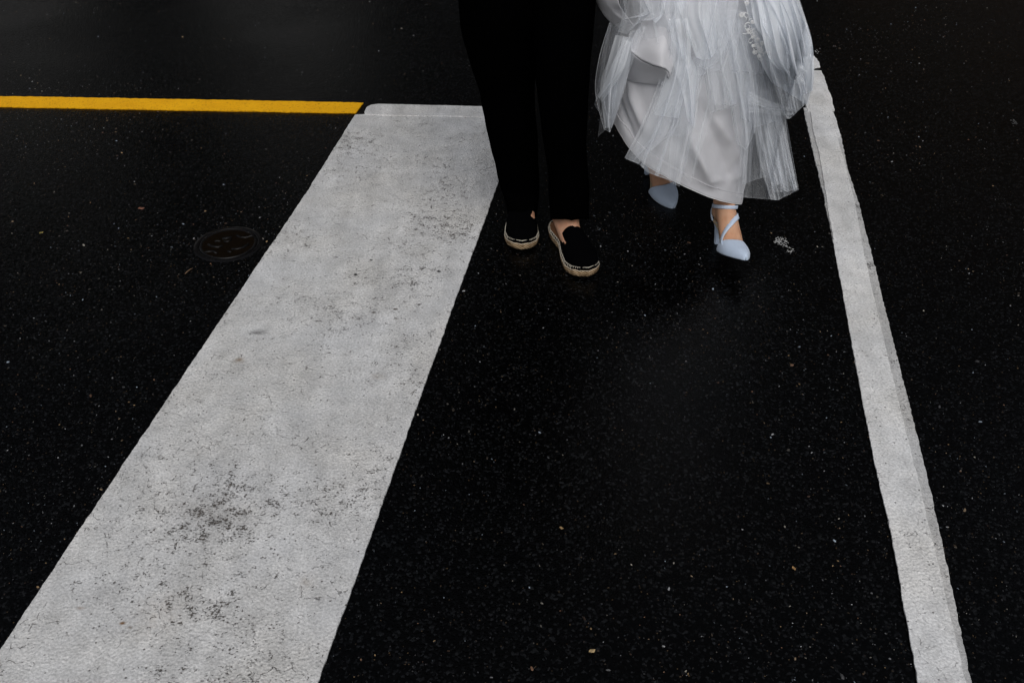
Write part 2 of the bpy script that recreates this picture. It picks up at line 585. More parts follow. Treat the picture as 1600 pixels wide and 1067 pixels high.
def paint_patch(name, outline, z0, z1, mat, parent=None, step=0.008, amp=0.003, seed=0.0):
    """a solid layer of road paint with rough edges and a bevelled rim"""
    pts = edge_jit(list(outline) + [outline[0]], step, amp, seed)[:-1]
    bm = bmesh.new()
    top = [bm.verts.new((p.x, p.y, z1)) for p in pts]
    f = bm.faces.new(top)
    if f.normal.z < 0:
        f.normal_flip()
    f.normal_update()
    ext = bmesh.ops.extrude_edge_only(bm, edges=list(bm.edges))
    low = [v for v in ext['geom'] if isinstance(v, bmesh.types.BMVert)]
    c = [p for p in pts]
    n_ = len(pts)
    idx = {}
    for i, t in enumerate(top):
        idx[i] = t
    for v in low:
        v.co.z = z0
    # push the foot of the rim outward a little
    for v in low:
        k = min(range(n_), key=lambda i: (pts[i].x - v.co.x) ** 2 + (pts[i].y - v.co.y) ** 2) if n_ < 600 else None
        if k is None:
            continue
        d = pts[(k + 1) % n_] - pts[k - 1]
        if d.length > 1e-6:
            area_sign = 1
            nn = Vector((d.y, -d.x)).normalized()
            v.co.x += nn.x * 0.0015 * SIGN[0]
            v.co.y += nn.y * 0.0015 * SIGN[0]
    bmesh.ops.recalc_face_normals(bm, faces=bm.faces)
    me = bpy.data.meshes.new(name)
    bm.to_mesh(me)
    bm.free()
    me.materials.append(mat)
    o = bpy.data.objects.new(name, me)
    COL.objects.link(o)
    if parent: o.parent = parent
    return o

SIGN = [1]
def G2(*pix):
    return [Vector(gp(*p)) for p in pix]
def ccw(pts):
    a = sum(p.x * q.y - q.x * p.y for p, q in zip(pts, pts[1:] + pts[:1]))
    return pts if a > 0 else pts[::-1]

# --- buildings across the road: above the picture, but mirrored in the wet asphalt
def box(mb, x0, x1, y0, y1, z0, z1):
    mb.add([(x0, y0, z0), (x1, y0, z0), (x1, y1, z0), (x0, y1, z0), (x0, y0, z1), (x1, y0, z1), (x1, y1, z1), (x0, y1, z1)],
           [(3, 2, 1, 0), (4, 5, 6, 7), (0, 1, 5, 4), (1, 2, 6, 5), (2, 3, 7, 6), (3, 0, 4, 7)])
def boxo(name, dims, mat, parent):
    mb = MB()
    box(mb, *dims)
    return mb.build(name, mat, parent, False)
def wall_mat(name, a, b):
    n = NT(name)
    co = n.coord()
    n.set(Base_Color=n.mix(n.noise(co, 3, 4), a, b), Roughness=0.9)
    n.b.inputs['Specular IOR Level'].default_value = 0.1
    n.set(Normal=n.bump(n.noise(co, 40, 3), 0.3, 0.01))
    return n.m
M_dark = wall_mat('dark_render', (0.012, 0.012, 0.013), (0.018, 0.018, 0.018))
M_pale = wall_mat('pale_plaster', (0.26, 0.26, 0.255), (0.22, 0.22, 0.22))
M_brick = wall_mat('brown_brick', (0.085, 0.062, 0.046), (0.06, 0.045, 0.034))
M_pane = plain('dark_pane', (0.012, 0.013, 0.015), 0.1, 0.4).m
def house(x0, x1, y, h, mat, label, bays, wins):
    w = boxo('building', (x0, x1, y, y + 9, -0.2, h), mat, None)
    tag(w, label, 'building', None)
    mb = MB()
    yy = y - 0.5
    mb.add([(x0 - 0.4, yy, h), (x1 + 0.4, yy, h), (x1 + 0.4, y + 9.5, h), (x0 - 0.4, y + 9.5, h), (x0 - 0.4, y + 4.5, h + 2.6), (x1 + 0.4, y + 4.5, h + 2.6)],
           [(3, 2, 1, 0), (0, 1, 5, 4), (2, 3, 4, 5), (0, 4, 3), (1, 2, 5)])
    mb.build('roof', M_dark, w, False)
    for (a, b, z0, z1) in bays:
        boxo('plaster_panel', (a, b, y - 0.06, y + 0.02, z0, z1), M_pale, w)
    for (a, b, z0, z1) in wins:
        f = boxo('window', (a - 0.1, b + 0.1, y - 0.10, y + 0.02, z0 - 0.1, z1 + 0.1), M_dark, w)
        boxo('pane', (a, b, y - 0.104, y - 0.09, z0, z1), M_pane, f)
    return w
house(-11.5, 4.2, 13.0, 10.5, M_dark, 'tall dark building across the road, mirrored in the asphalt at upper left',
      [(-9.6, -5.6, 0.8, 5.0), (-3.9, -2.05, 0.8, 5.2)], [(a, a + 1.1, z, z + 1.7) for a in (-10.9, -5.3, -1.4, 0.6, 2.4) for z in (1.0, 4.2, 7.4)])
house(4.6, 13.5, 14.0, 10.0, M_brick, 'brown brick building across the road, mirrored in the asphalt at upper right',
      [], [(a, a + 1.1, z, z + 1.6) for a in (5.4, 7.6, 9.8, 12.0) for z in (1.0, 4.2, 7.2)])

# --- the broad worn stripe on the left
left_edge = G2((555, 181), (480, 301), (353, 490), (210, 702), (65, 920), (-25, 1055), (-190, 1300))
right_edge = G2((410, 1300), (497, 1067), (585, 825), (640, 668), (700, 502), (740, 392), (780, 282), (823, 168))
stripe = paint_patch('road_stripe', ccw(left_edge + right_edge), 0.0, 0.004, M_stripe, amp=0.0028, seed=3.0)
tag(stripe, 'broad worn white stripe running down the road left of the couple', 'road marking')
cap_out = G2((571, 181), (570, 177), (573, 171), (580, 167), (592, 165.5), (660, 167), (755, 169.5), (828, 171), (822, 186), (755, 185), (660, 183.5), (600, 182.5))
paint_patch('end_strip', ccw(cap_out), 0.004, 0.0075, M_cap, stripe, amp=0.0022, seed=8.0)

# --- the yellow line
y_out = G2((-400, 145), (0, 152), (300, 157), (568, 162), (556, 178), (300, 173.5), (0, 168), (-400, 161))
yl = paint_patch('yellow_line', ccw(y_out), 0.0, 0.004, M_yellow, amp=0.0045, seed=5.0)
tag(yl, 'narrow yellow painted line ending at the broad white stripe', 'road marking')

# --- the narrow line on the right: an older grey coat under a newer white one
old_out = G2((1255, 170), (1264, 211), (1273, 251), (1284, 295), (1305, 395), (1335, 560), (1362, 700), (1393, 835), (1434, 1067), (1480, 1280),
             (1568, 1280), (1518, 1067), (1468, 835), (1437, 700), (1402, 560), (1361, 398), (1340, 315), (1324, 264), (1314, 217), (1302, 178), (1300, 170))
line = paint_patch('road_line', ccw(old_out), 0.0, 0.004, M_line_old, amp=0.0038, seed=1.0)
tag(line, 'narrow white line with a grey older coat showing, right of the couple', 'road marking')
new_out = G2((1264, 166), (1270, 205), (1281, 250), (1289, 300), (1304, 395), (1334, 560), (1360, 700), (1391, 835), (1432, 1067), (1476, 1280),
             (1556, 1280), (1507, 1067), (1453, 835), (1420, 700), (1386, 560), (1349, 398), (1334, 315), (1321, 264), (1308, 219), (1313, 216), (1306, 190), (1300, 174))
paint_patch('new_coat', ccw(new_out), 0.004, 0.0075, M_line_new, line, amp=0.0028, seed=2.0)
top_out = G2((1246, 112), (1262, 176), (1303, 174), (1297, 150), (1283, 113), (1270, 113))
paint_patch('upper_coat', ccw(top_out), 0.0, 0.0062, M_line_new, line, amp=0.0045, seed=6.0)
tip_out = G2((1250, 93), (1255, 108), (1268, 109), (1281, 106), (1278, 97), (1272, 89))
paint_patch('broken_tip', ccw(tip_out), 0.0, 0.004, M_line_new, line, amp=0.006, seed=9.0)

# --- loose grit and pale stones bedded in the asphalt
def build_grit():
    verts, faces, cols = [], [], []
    r = random.Random(11)
    tones = [(0.20, 0.13, 0.065), (0.17, 0.12, 0.075), (0.22, 0.20, 0.17), (0.20, 0.20, 0.21), (0.16, 0.085, 0.05), (0.30, 0.30, 0.31), (0.24, 0.28, 0.33)]
    made = 0
    while made < 11000:
        py = r.uniform(-60, 1100)
        px = r.uniform(-80, 1680)
        c = g(px, py)
        dens = 0.35 + 0.65 * smooth(-0.25, 0.45, mn.noise(Vector((c.x * 1.3, c.y * 1.3, 4.2))))
        dens *= 1.0 - 0.55 * smooth(420, 700, py) * (1 if px > 600 else 0.8)
        if r.random() > dens ** 1.8:
            continue
        made += 1
        s = 0.00075 * math.exp(abs(r.gauss(0, 0.55)))
        s = min(s, 0.0040)
        col = tones[r.randrange(len(tones))]
        k = 0.12 + 1.25 * r.random() ** 4
        col = tuple(x * k for x in col)
        rot = r.uniform(0, 6.28)
        ax, ay = s * r.uniform(1.0, 1.9), s * r.uniform(0.65, 1.0)
        b0 = len(verts)
        n = 6
        hz = s * r.uniform(0.35, 0.6)
        for lvl, (rad, z) in enumerate(((1.0, -0.0002), (0.62, hz))):
            for i in range(n):
                t = 2 * math.pi * i / n
                q = rad * r.uniform(0.75, 1.1)
                x, y = ax * q * math.cos(t), ay * q * math.sin(t)
                verts.append((c.x + x * math.cos(rot) - y * math.sin(rot), c.y + x * math.sin(rot) + y * math.cos(rot), z + 0.0))
        for i in range(n):
            j = (i + 1) % n
            faces.append((b0 + i, b0 + j, b0 + n + j, b0 + n + i))
        faces.append(tuple(b0 + n + i for i in range(n)))
        cols += [col] * (2 * n)
    o = mesh_obj('loose_grit', verts, faces, M_grit, None, False)
    at = o.data.color_attributes.new('tone', 'FLOAT_COLOR', 'POINT')
    for i, c in enumerate(cols):
        at.data[i].color = (*c, 1)
    tag(o, 'tan and grey stone grit speckled over the wet asphalt', 'grit', kind='stuff')
build_grit()

def flat_blob(mb, c, rx, ry, rot, h, r, n=9, base=0.0):
    ring0, ring1 = [], []
    for i in range(n):
        t = 2 * math.pi * i / n
        q = r.uniform(0.7, 1.15)
        x, y = rx * q * math.cos(t), ry * q * math.sin(t)
        X, Y = c[0] + x * math.cos(rot) - y * math.sin(rot), c[1] + x * math.sin(rot) + y * math.cos(rot)
        ring0.append((X, Y, base - 0.0002))
        ring1.append((c[0] + (X - c[0]) * 0.8, c[1] + (Y - c[1]) * 0.8, base + h))
    mb.rings([ring0, ring1], False, True)

# --- white spatter beside the shoes
def spatter(px, py, w, hh, count, seed, label, tone=0.33):
    r = random.Random(seed)
    mb = MB()
    for k in range(count):
        a, q = r.uniform(0, 6.28), math.sqrt(r.random())
        c = g(px + w * q * math.cos(a) + 0.35 * hh * q * math.sin(a), py + hh * q * math.sin(a))
        s = r.uniform(0.0009, 0.0036) * (1.15 - 0.6 * q)
        flat_blob(mb, c, s * 1.4, s, r.uniform(0, 3.1), 0.0009, r, 7)
    n = plain('spatter_white_%d' % seed, (tone, tone, tone * 0.985), 0.6, 0.3)
    o = mb.build('paint_spatter', n.m, None, False)
    tag(o, label, 'paint spatter', 'white spatters on the asphalt')
spatter(1221, 378, 12, 8, 70, 3, 'small white paint spatter on the asphalt right of the blue shoe')
spatter(1232, 391, 9, 6, 16, 4, 'few thin white flecks trailing below the white paint spatter')
spatter(1276, 81, 5, 3, 9, 6, 'tiny white paint crumbs above the broken tip of the right line')
spatter(1584, 192, 5, 6, 16, 5, 'small pale spatter on asphalt at the right edge of the picture', 0.09)

# --- fallen scraps
def leaf(px, py, L, rot, col, label, name='fallen_leaf'):
    c = g(px, py)
    nu = 9
    v, f = [], []
    for i in range(nu):
        t = i / (nu - 1)
        w = L * 0.32 * math.sin(math.pi * min(1, t * 0.95 + 0.03)) ** 0.8
        for s in (-1, 0, 1):
            x, y = (t - 0.5) * L, s * w
            z = 0.0015 + 0.003 * abs(s) * math.sin(3 * t + 1) ** 2 + 0.001 * t
            v.append((c.x + x * math.cos(rot) - y * math.sin(rot), c.y + x * math.sin(rot) + y * math.cos(rot), z))
    f = grid_faces(3, nu)
    n = plain('leaf_%d' % px, col, 0.6, 0.3)
    o = mesh_obj(name, v, f, n.m)
    so = o.modifiers.new('solid', 'SOLIDIFY'); so.thickness = 0.0006
    tag(o, label, 'leaf', 'fallen leaf scraps on the road')
leaf(221, 327, 0.020, 0.2, (0.16, 0.07, 0.045), 'small reddish leaf scrap on the asphalt above the round iron cover')
leaf(65, 365, 0.012, 0.8, (0.24, 0.19, 0.06), 'tiny yellow leaf scrap on dark asphalt at the far left')
leaf(1240, 889, 0.010, 1.9, (0.30, 0.17, 0.07), 'tan leaf scrap on asphalt left of the narrow white line')
leaf(925, 1018, 0.013, 0.4, (0.34, 0.25, 0.13), 'pale tan leaf scrap on asphalt at the bottom of the picture')
leaf(877, 826, 0.009, -0.3, (0.26, 0.17, 0.08), 'small brown leaf scrap on open asphalt below the black shoes')
tw = MB()
tw.tube([g(289, 428, 0.0015), g(293, 424, 0.002), g(297, 421, 0.0018), g(301, 419, 0.0015)], [0.0011, 0.0013, 0.0011, 0.0007])
tag(tw.build('twig', plain('twig_bark', (0.16, 0.10, 0.06), 0.8).m), 'short brown twig lying below the round iron cover', 'twig')

# --- small round iron cover
cc = (g(303, 396) + g(412, 367)) / 2
cc = g(357, 381.5)
CR = 0.094
cov = empty('utility_cover', (cc.x, cc.y, 0))
tag(cov, 'small round cast iron utility cover set in asphalt beside the broad stripe', 'utility cover')
def lathe(prof, n=56):
    mb = MB()
    mb.rings([[(cc.x + r_ * math.cos(2 * math.pi * i / n), cc.y + r_ * math.sin(2 * math.pi * i / n), z) for i in range(n)] for r_, z in prof], False, False)
    return mb
def put(mb, name, mat, parent=cov, smooth_shade=True):
    o = mb.build(name, mat, None, smooth_shade)
    keep_parent(o, parent)
    return o
put(lathe([(CR + 0.006, 0.0004), (CR + 0.001, 0.0022), (CR - 0.004, 0.0028), (CR - 0.0085, 0.0024), (CR - 0.009, 0.0008)]), 'frame_ring', M_iron)
lid = lathe([(CR - 0.011, 0.0008), (CR - 0.0115, 0.0035), (CR - 0.016, 0.0038), (CR - 0.019, 0.0016), (0.045, 0.0014), (0.0005, 0.0014)])
lido = put(lid, 'lid', M_iron)
nw = plain('rusty_puddle_water', (0.0045, 0.0028, 0.0014), 0.05, 0.2)
wat = lathe([(CR - 0.0185, 0.0022), (0.04, 0.00225), (0.0004, 0.00225)])
put(wat, 'water_film', nw.m)
# raised cast letters and bars standing out of the water
def bar(pts, w, h=0.0048):
    mb = MB()
    pts = [Vector(p) for p in pts]
    m = len(pts)
    rings = []
    for i, p in enumerate(pts):
        d = (pts[min(i + 1, m - 1)] - pts[max(i - 1, 0)]).normalized()
        nn = Vector((-d.y, d.x, 0)) * w
        rings.append([p + nn + Vector((0, 0, 0.001)), p + nn * 0.7 + Vector((0, 0, h)), p - nn * 0.7 + Vector((0, 0, h)), p - nn + Vector((0, 0, 0.001))])
    mb.rings(rings)
    return put(mb, 'raised_letter', M_iron)
bar([g(325, 383), g(332, 386.5), g(341, 387.5), g(348, 385)], 0.0042)
bar([g(348, 375), g(355, 373), g(362, 372.5)], 0.0055)
bar([g(350, 379), g(357, 378.5), g(361, 376.5)], 0.003)
bar([g(370, 369), g(375, 372), g(384, 372.5), g(392, 370), g(397, 370)], 0.0035)
bar([g(362, 391), g(372, 390), g(380, 388), g(389, 382.5)], 0.0040)
bar([g(336, 379), g(340, 377.5), g(345, 378.5)], 0.003)
bar([g(320, 396), g(327, 394), g(334, 394), g(339, 397)], 0.004)
bar([g(356, 394), g(362, 395)], 0.004)
bar([g(385, 364), g(391, 364.5)], 0.004)

# ================================================================== PEOPLE
def remesh_body(mb, name, mat, parent, voxel=0.006, it=6):
    o = mb.build(name, mat, parent)
    rm = o.modifiers.new('remesh', 'REMESH')
    rm.mode = 'VOXEL'; rm.voxel_size = voxel; rm.use_smooth_shade = True
    sm = o.modifiers.new('smooth', 'SMOOTH')
    sm.factor = 0.5; sm.iterations = it
    return o

def add_hand(mb, wrist, d, side):
    """palm and five bent fingers hanging along d; side = thumb direction"""
    wrist, d, side = Vector(wrist), Vector(d).normalized(), Vector(side).normalized()
    nrm = d.cross(side).normalized()
    pc = wrist + d * 0.05
    for k in range(4):
        off = side * (0.030 - 0.020 * k)
        mb.capsule(wrist + off * 0.5, pc + off + d * 0.035, 0.014, 0.012, 8)
        L = (0.068, 0.078, 0.072, 0.056)[k]
        a = pc + off + d * 0.035
        b = a + (d * 0.9 + nrm * 0.25).normalized() * L * 0.5
        c_ = b + (d * 0.7 + nrm * 0.65).normalized() * L * 0.5
        mb.capsule(a, b, 0.0095, 0.0085, 8); mb.capsule(b, c_, 0.0085, 0.0075, 8)
    a = wrist + d * 0.02 + side * 0.025
    b = a + (d * 0.6 + side * 0.7).normalized() * 0.04
    mb.capsule(a, b, 0.012, 0.010, 8)
    mb.capsule(b, b + (d * 0.9 + side * 0.2).normalized() * 0.03, 0.010, 0.008, 8)

def add_head(mb, c, s=1.0):
    c = Vector(c)
    mb.ellipsoid(c + Vector((0, 0.012, 0.02)) * s, (0.075 * s, 0.092 * s, 0.095 * s))
    mb.ellipsoid(c + Vector((0, -0.018, -0.045)) * s, (0.058 * s, 0.070 * s, 0.068 * s))
    mb.ellipsoid(c + Vector((0, -0.078, -0.095)) * s, (0.022 * s, 0.018 * s, 0.016 * s))
    mb.capsule(c + Vector((0, -0.082, 0.012)) * s, c + Vector((0, -0.104, -0.028)) * s, 0.008 * s, 0.013 * s, 8)
    mb.ellipsoid(c + Vector((0, -0.086, -0.062)) * s, (0.025 * s, 0.010 * s, 0.009 * s))
    for k in (-1, 1):
        mb.ellipsoid(c + Vector((0.077 * k, 0.012, -0.015)) * s, (0.009 * s, 0.018 * s, 0.032 * s))
        mb.ellipsoid(c + Vector((0.031 * k, -0.078, 0.026)) * s, (0.026 * s, 0.012 * s, 0.008 * s))

# ------------------------------------------------------------------ the person in black
man = empty('person', (0.09, 2.62, 0))
tag(man, 'person in black trousers and black espadrilles with rope soles, walking bare-ankled', 'person')

LEG_F = [  # px left, px right, py, depth
    (861, 921, 343, 2.535), (858, 921, 310, 2.535), (856, 919, 270, 2.54), (850, 917, 230, 2.545), (845, 918, 190, 2.55), (840, 919, 150, 2.55),
    (836, 921, 118, 2.555), (833, 924, 80, 2.56), (830, 928, 40, 2.57), (827, 931, 0, 2.58)]
LEG_B = [
    (793, 840, 333, 2.635), (788, 842, 311, 2.65), (780, 843, 284, 2.68), (770, 841, 242, 2.675), (761, 839, 207, 2.665), (755, 836, 175, 2.65),
    (748, 835, 140, 2.64), (737, 836, 105, 2.63), (724, 838, 60, 2.62), (716, 842, 0, 2.61)]
def leg_rows(rows):
    out = []
    for l, r_, py, Y in rows:
        a, b = P(l, py, Y), P(r_, py, Y)
        out.append((a.z, (a.x + b.x) / 2, Y, (b.x - a.x) / 2))
    return out
def leg_keys(rows, hip):
    k = leg_rows(rows)
    k += hip
    return sorted(k)
kf = leg_keys(LEG_F, [(0.84, 0.125, 2.60, 0.088), (0.93, 0.105, 2.62, 0.09)])
kb = leg_keys(LEG_B, [(0.84, -0.045, 2.62, 0.09), (0.93, -0.02, 2.62, 0.09)])

def trouser_leg(mb, keys, seed, inner):
    z0 = keys[0][0]
    n, m = 40, 90
    rings = []
    for j in range(m):
        z = lerp(z0, 0.90, j / (m - 1))
        cx, cy, hw = catmull(keys, z)
        ring = []
        for i in range(n):
            t = 2 * math.pi * i / n
            fold = 0.0035 * mn.noise(Vector((math.cos(t) * 1.2 + seed, math.sin(t) * 1.2, z * 14))) * smooth(0.9, 0.3, z)
            crease = 0.006 * math.exp(-((t - 1.5 * math.pi) / 0.16) ** 2)
            rx = hw + fold
            ry = hw * (1.22 + (0.0 if inner > 0 else 0.3) * smooth(z0 + 0.15, z0, z)) + fold + crease
            ring.append((cx + rx * math.cos(t), cy + ry * math.sin(t), z + (0.040 if inner > 0 else 0.004) * max(0.0, -math.sin(t)) * smooth(z0 + 0.12, z0, z)))
        rings.append(ring)
    # turned-in hem
    inner_ring = [((x - catmull(keys, z0)[0]) * 0.9 + catmull(keys, z0)[0], (y - catmull(keys, z0)[1]) * 0.9 + catmull(keys, z0)[1], z + 0.02) for x, y, z in rings[0]]
    mb.rings([inner_ring] + rings, False, False)
tr = MB()
trouser_leg(tr, kf, 1.0, 1)
trouser_leg(tr, kb, 5.0, -1)
hipr = []
for z, rx, ry in ((0.80, 0.165, 0.115), (0.86, 0.175, 0.125), (0.93, 0.170, 0.120), (1.02, 0.158, 0.110)):
    hipr.append([(0.04 + rx * math.cos(2 * math.pi * i / 40), 2.615 + ry * math.sin(2 * math.pi * i / 40), z) for i in range(40)])
tr.rings(hipr)
o = tr.build('trousers', M_trouser); keep_parent(o, man)

body = MB()
def man_leg(mb, keys, ankle, heel, ball, toe):
    ank = Vector(ankle)
    zk = 0.5
    kx, ky, _ = catmull(keys, zk)
    hx, hy, _ = catmull(keys, 0.88)
    mb.capsule((hx, hy, 0.90), (kx, ky, zk), 0.075, 0.050)
    mb.capsule((kx, ky, zk), (lerp(kx, ank.x, 0.4), lerp(ky, ank.y, 0.4) + 0.012, lerp(zk, ank.z, 0.4)), 0.044, 0.038)
    mb.capsule((lerp(kx, ank.x, 0.4), lerp(ky, ank.y, 0.4) + 0.012, lerp(zk, ank.z, 0.4)), ank, 0.038, 0.031)
    mb.capsule(ank, heel, 0.031, 0.024)
    mb.capsule(ank + Vector((0, -0.010, -0.034)), Vector(ball) - Vector((0, 0, 0.010)), 0.030, 0.019)
    mb.capsule(Vector(heel) + Vector((0.006, 0, 0)), Vector(ball) + Vector((0.022, 0, 0)), 0.020, 0.018)
    mb.capsule(Vector(heel) + Vector((-0.006, 0, 0)), Vector(ball) + Vector((-0.022, 0, 0)), 0.020, 0.018)
    mb.capsule(Vector(ball) + Vector((0.018, 0, 0)), Vector(toe) + Vector((0.012, 0, 0)), 0.018, 0.012)
    mb.capsule(Vector(ball) + Vector((-0.018, 0, 0)), Vector(toe) + Vector((-0.014, 0, 0)), 0.018, 0.011)
    for s in (-1, 1):
        mb.ellipsoid(ank + Vector((0.028 * s, 0.006, 0.0)), (0.008, 0.013, 0.015))

SH_F = (g(868, 357), g(919, 438))     # heel, toe on the ground
SH_B = (Vector((0.036, 2.765, 0)), g(815, 396))
def shoe_frame(heel, toe):
    d = (toe - heel)
    L = d.length
    d.normalize()
    return heel, d, Vector((-d.y, d.x, 0)), L
def loc(fr, y, x, z):
    h, d, s, L = fr
    return h + d * y * L + s * x + Vector((0, 0, z))
frF, frB = shoe_frame(*SH_F), shoe_frame(*SH_B)
man_leg(body, kf, loc(frF, 0.24, 0.014, 0.115), loc(frF, 0.13, 0, 0.062), loc(frF, 0.66, 0, 0.05), loc(frF, 0.90, 0, 0.042))
man_leg(body, kb, loc(frB, 0.22, 0.004, 0.115), loc(frB, 0.13, 0, 0.062), loc(frB, 0.66, 0, 0.05), loc(frB, 0.90, 0, 0.042))
# torso, arms, head
body.ellipsoid((0.04, 2.62, 0.95), (0.15, 0.10, 0.12))
body.ellipsoid((0.04, 2.62, 1.12), (0.135, 0.09, 0.16))
body.ellipsoid((0.04, 2.615, 1.30), (0.165, 0.105, 0.17))
body.capsule((-0.12, 2.62, 1.42), (0.20, 2.62, 1.42), 0.055, 0.055)
body.capsule((0.04, 2.62, 1.43), (0.04, 2.60, 1.56), 0.056, 0.052)
add_head(body, (0.04, 2.585, 1.66))
for s, ex, wy in ((-1, -0.20, 2.56), (1, 0.28, 2.62)):
    sh = Vector((0.04 + 0.18 * s, 2.62, 1.41)); el = Vector((ex + 0.02 * s, 2.65, 1.13)); wr = Vector((ex + 0.03 * s, wy, 0.90))
    body.capsule(sh, el, 0.048, 0.038); body.capsule(el, wr, 0.038, 0.026)
    add_hand(body, wr, (wr - el), (-s * 0.4, -0.9, 0))
ob = remesh_body(body, 'body', M_skin_m, None)
keep_parent(ob, man)
# shirt and jacket in one dark layer
sh = MB()
rings = []
for z, rx, ry in ((0.94, 0.182, 0.135), (1.05, 0.165, 0.118), (1.15, 0.165, 0.115), (1.28, 0.188, 0.128), (1.40, 0.19, 0.115), (1.465, 0.13, 0.085), (1.49, 0.07, 0.07)):
    rings.append([(0.04 + rx * math.cos(2 * math.pi * i / 36), 2.617 + ry * math.sin(2 * math.pi * i / 36), z) for i in range(36)])
sh.rings(rings, False, False)
for s, ex, wy in ((-1, -0.20, 2.56), (1, 0.28, 2.62)):
    s0 = Vector((0.04 + 0.17 * s, 2.62, 1.40)); el = Vector((ex + 0.02 * s, 2.65, 1.13)); wr = Vector((ex + 0.03 * s, wy, 0.925))
    sh.tube([s0, lerp(s0, el, 0.5), el, lerp(el, wr, 0.5), wr], [0.066, 0.058, 0.052, 0.046, 0.038], 18)
keep_parent(sh.build('jacket', M_shirt), man)
hr = MB()
hr.ellipsoid((0.04, 2.605, 1.70), (0.082, 0.098, 0.090))
keep_parent(hr.build('hair', M_hair), man)

def outline_hw(y, side):
    """espadrille outline half widths; y 0 heel .. 1 toe; side +1 = outer"""
    if side > 0:
        k = [(0, 0.0), (0.02, 0.017), (0.07, 0.029), (0.18, 0.036), (0.40, 0.040), (0.62, 0.049), (0.78, 0.050), (0.90, 0.041), (0.97, 0.024), (1.0, 0.0)]
    else:
        k = [(0, 0.0), (0.02, 0.017), (0.07, 0.029), (0.18, 0.035), (0.40, 0.029), (0.62, 0.043), (0.78, 0.048), (0.90, 0.041), (0.97, 0.025), (1.0, 0.0)]
    return interp(k, y)[0]
def outline(n=64):
    pts = []
    for i in range(n):
        t = 2 * math.pi * i / n
        y = 0.5 - 0.5 * math.cos(t)
        s = 1 if math.sin(t) >= 0 else -1
        pts.append((y, s))
    return pts

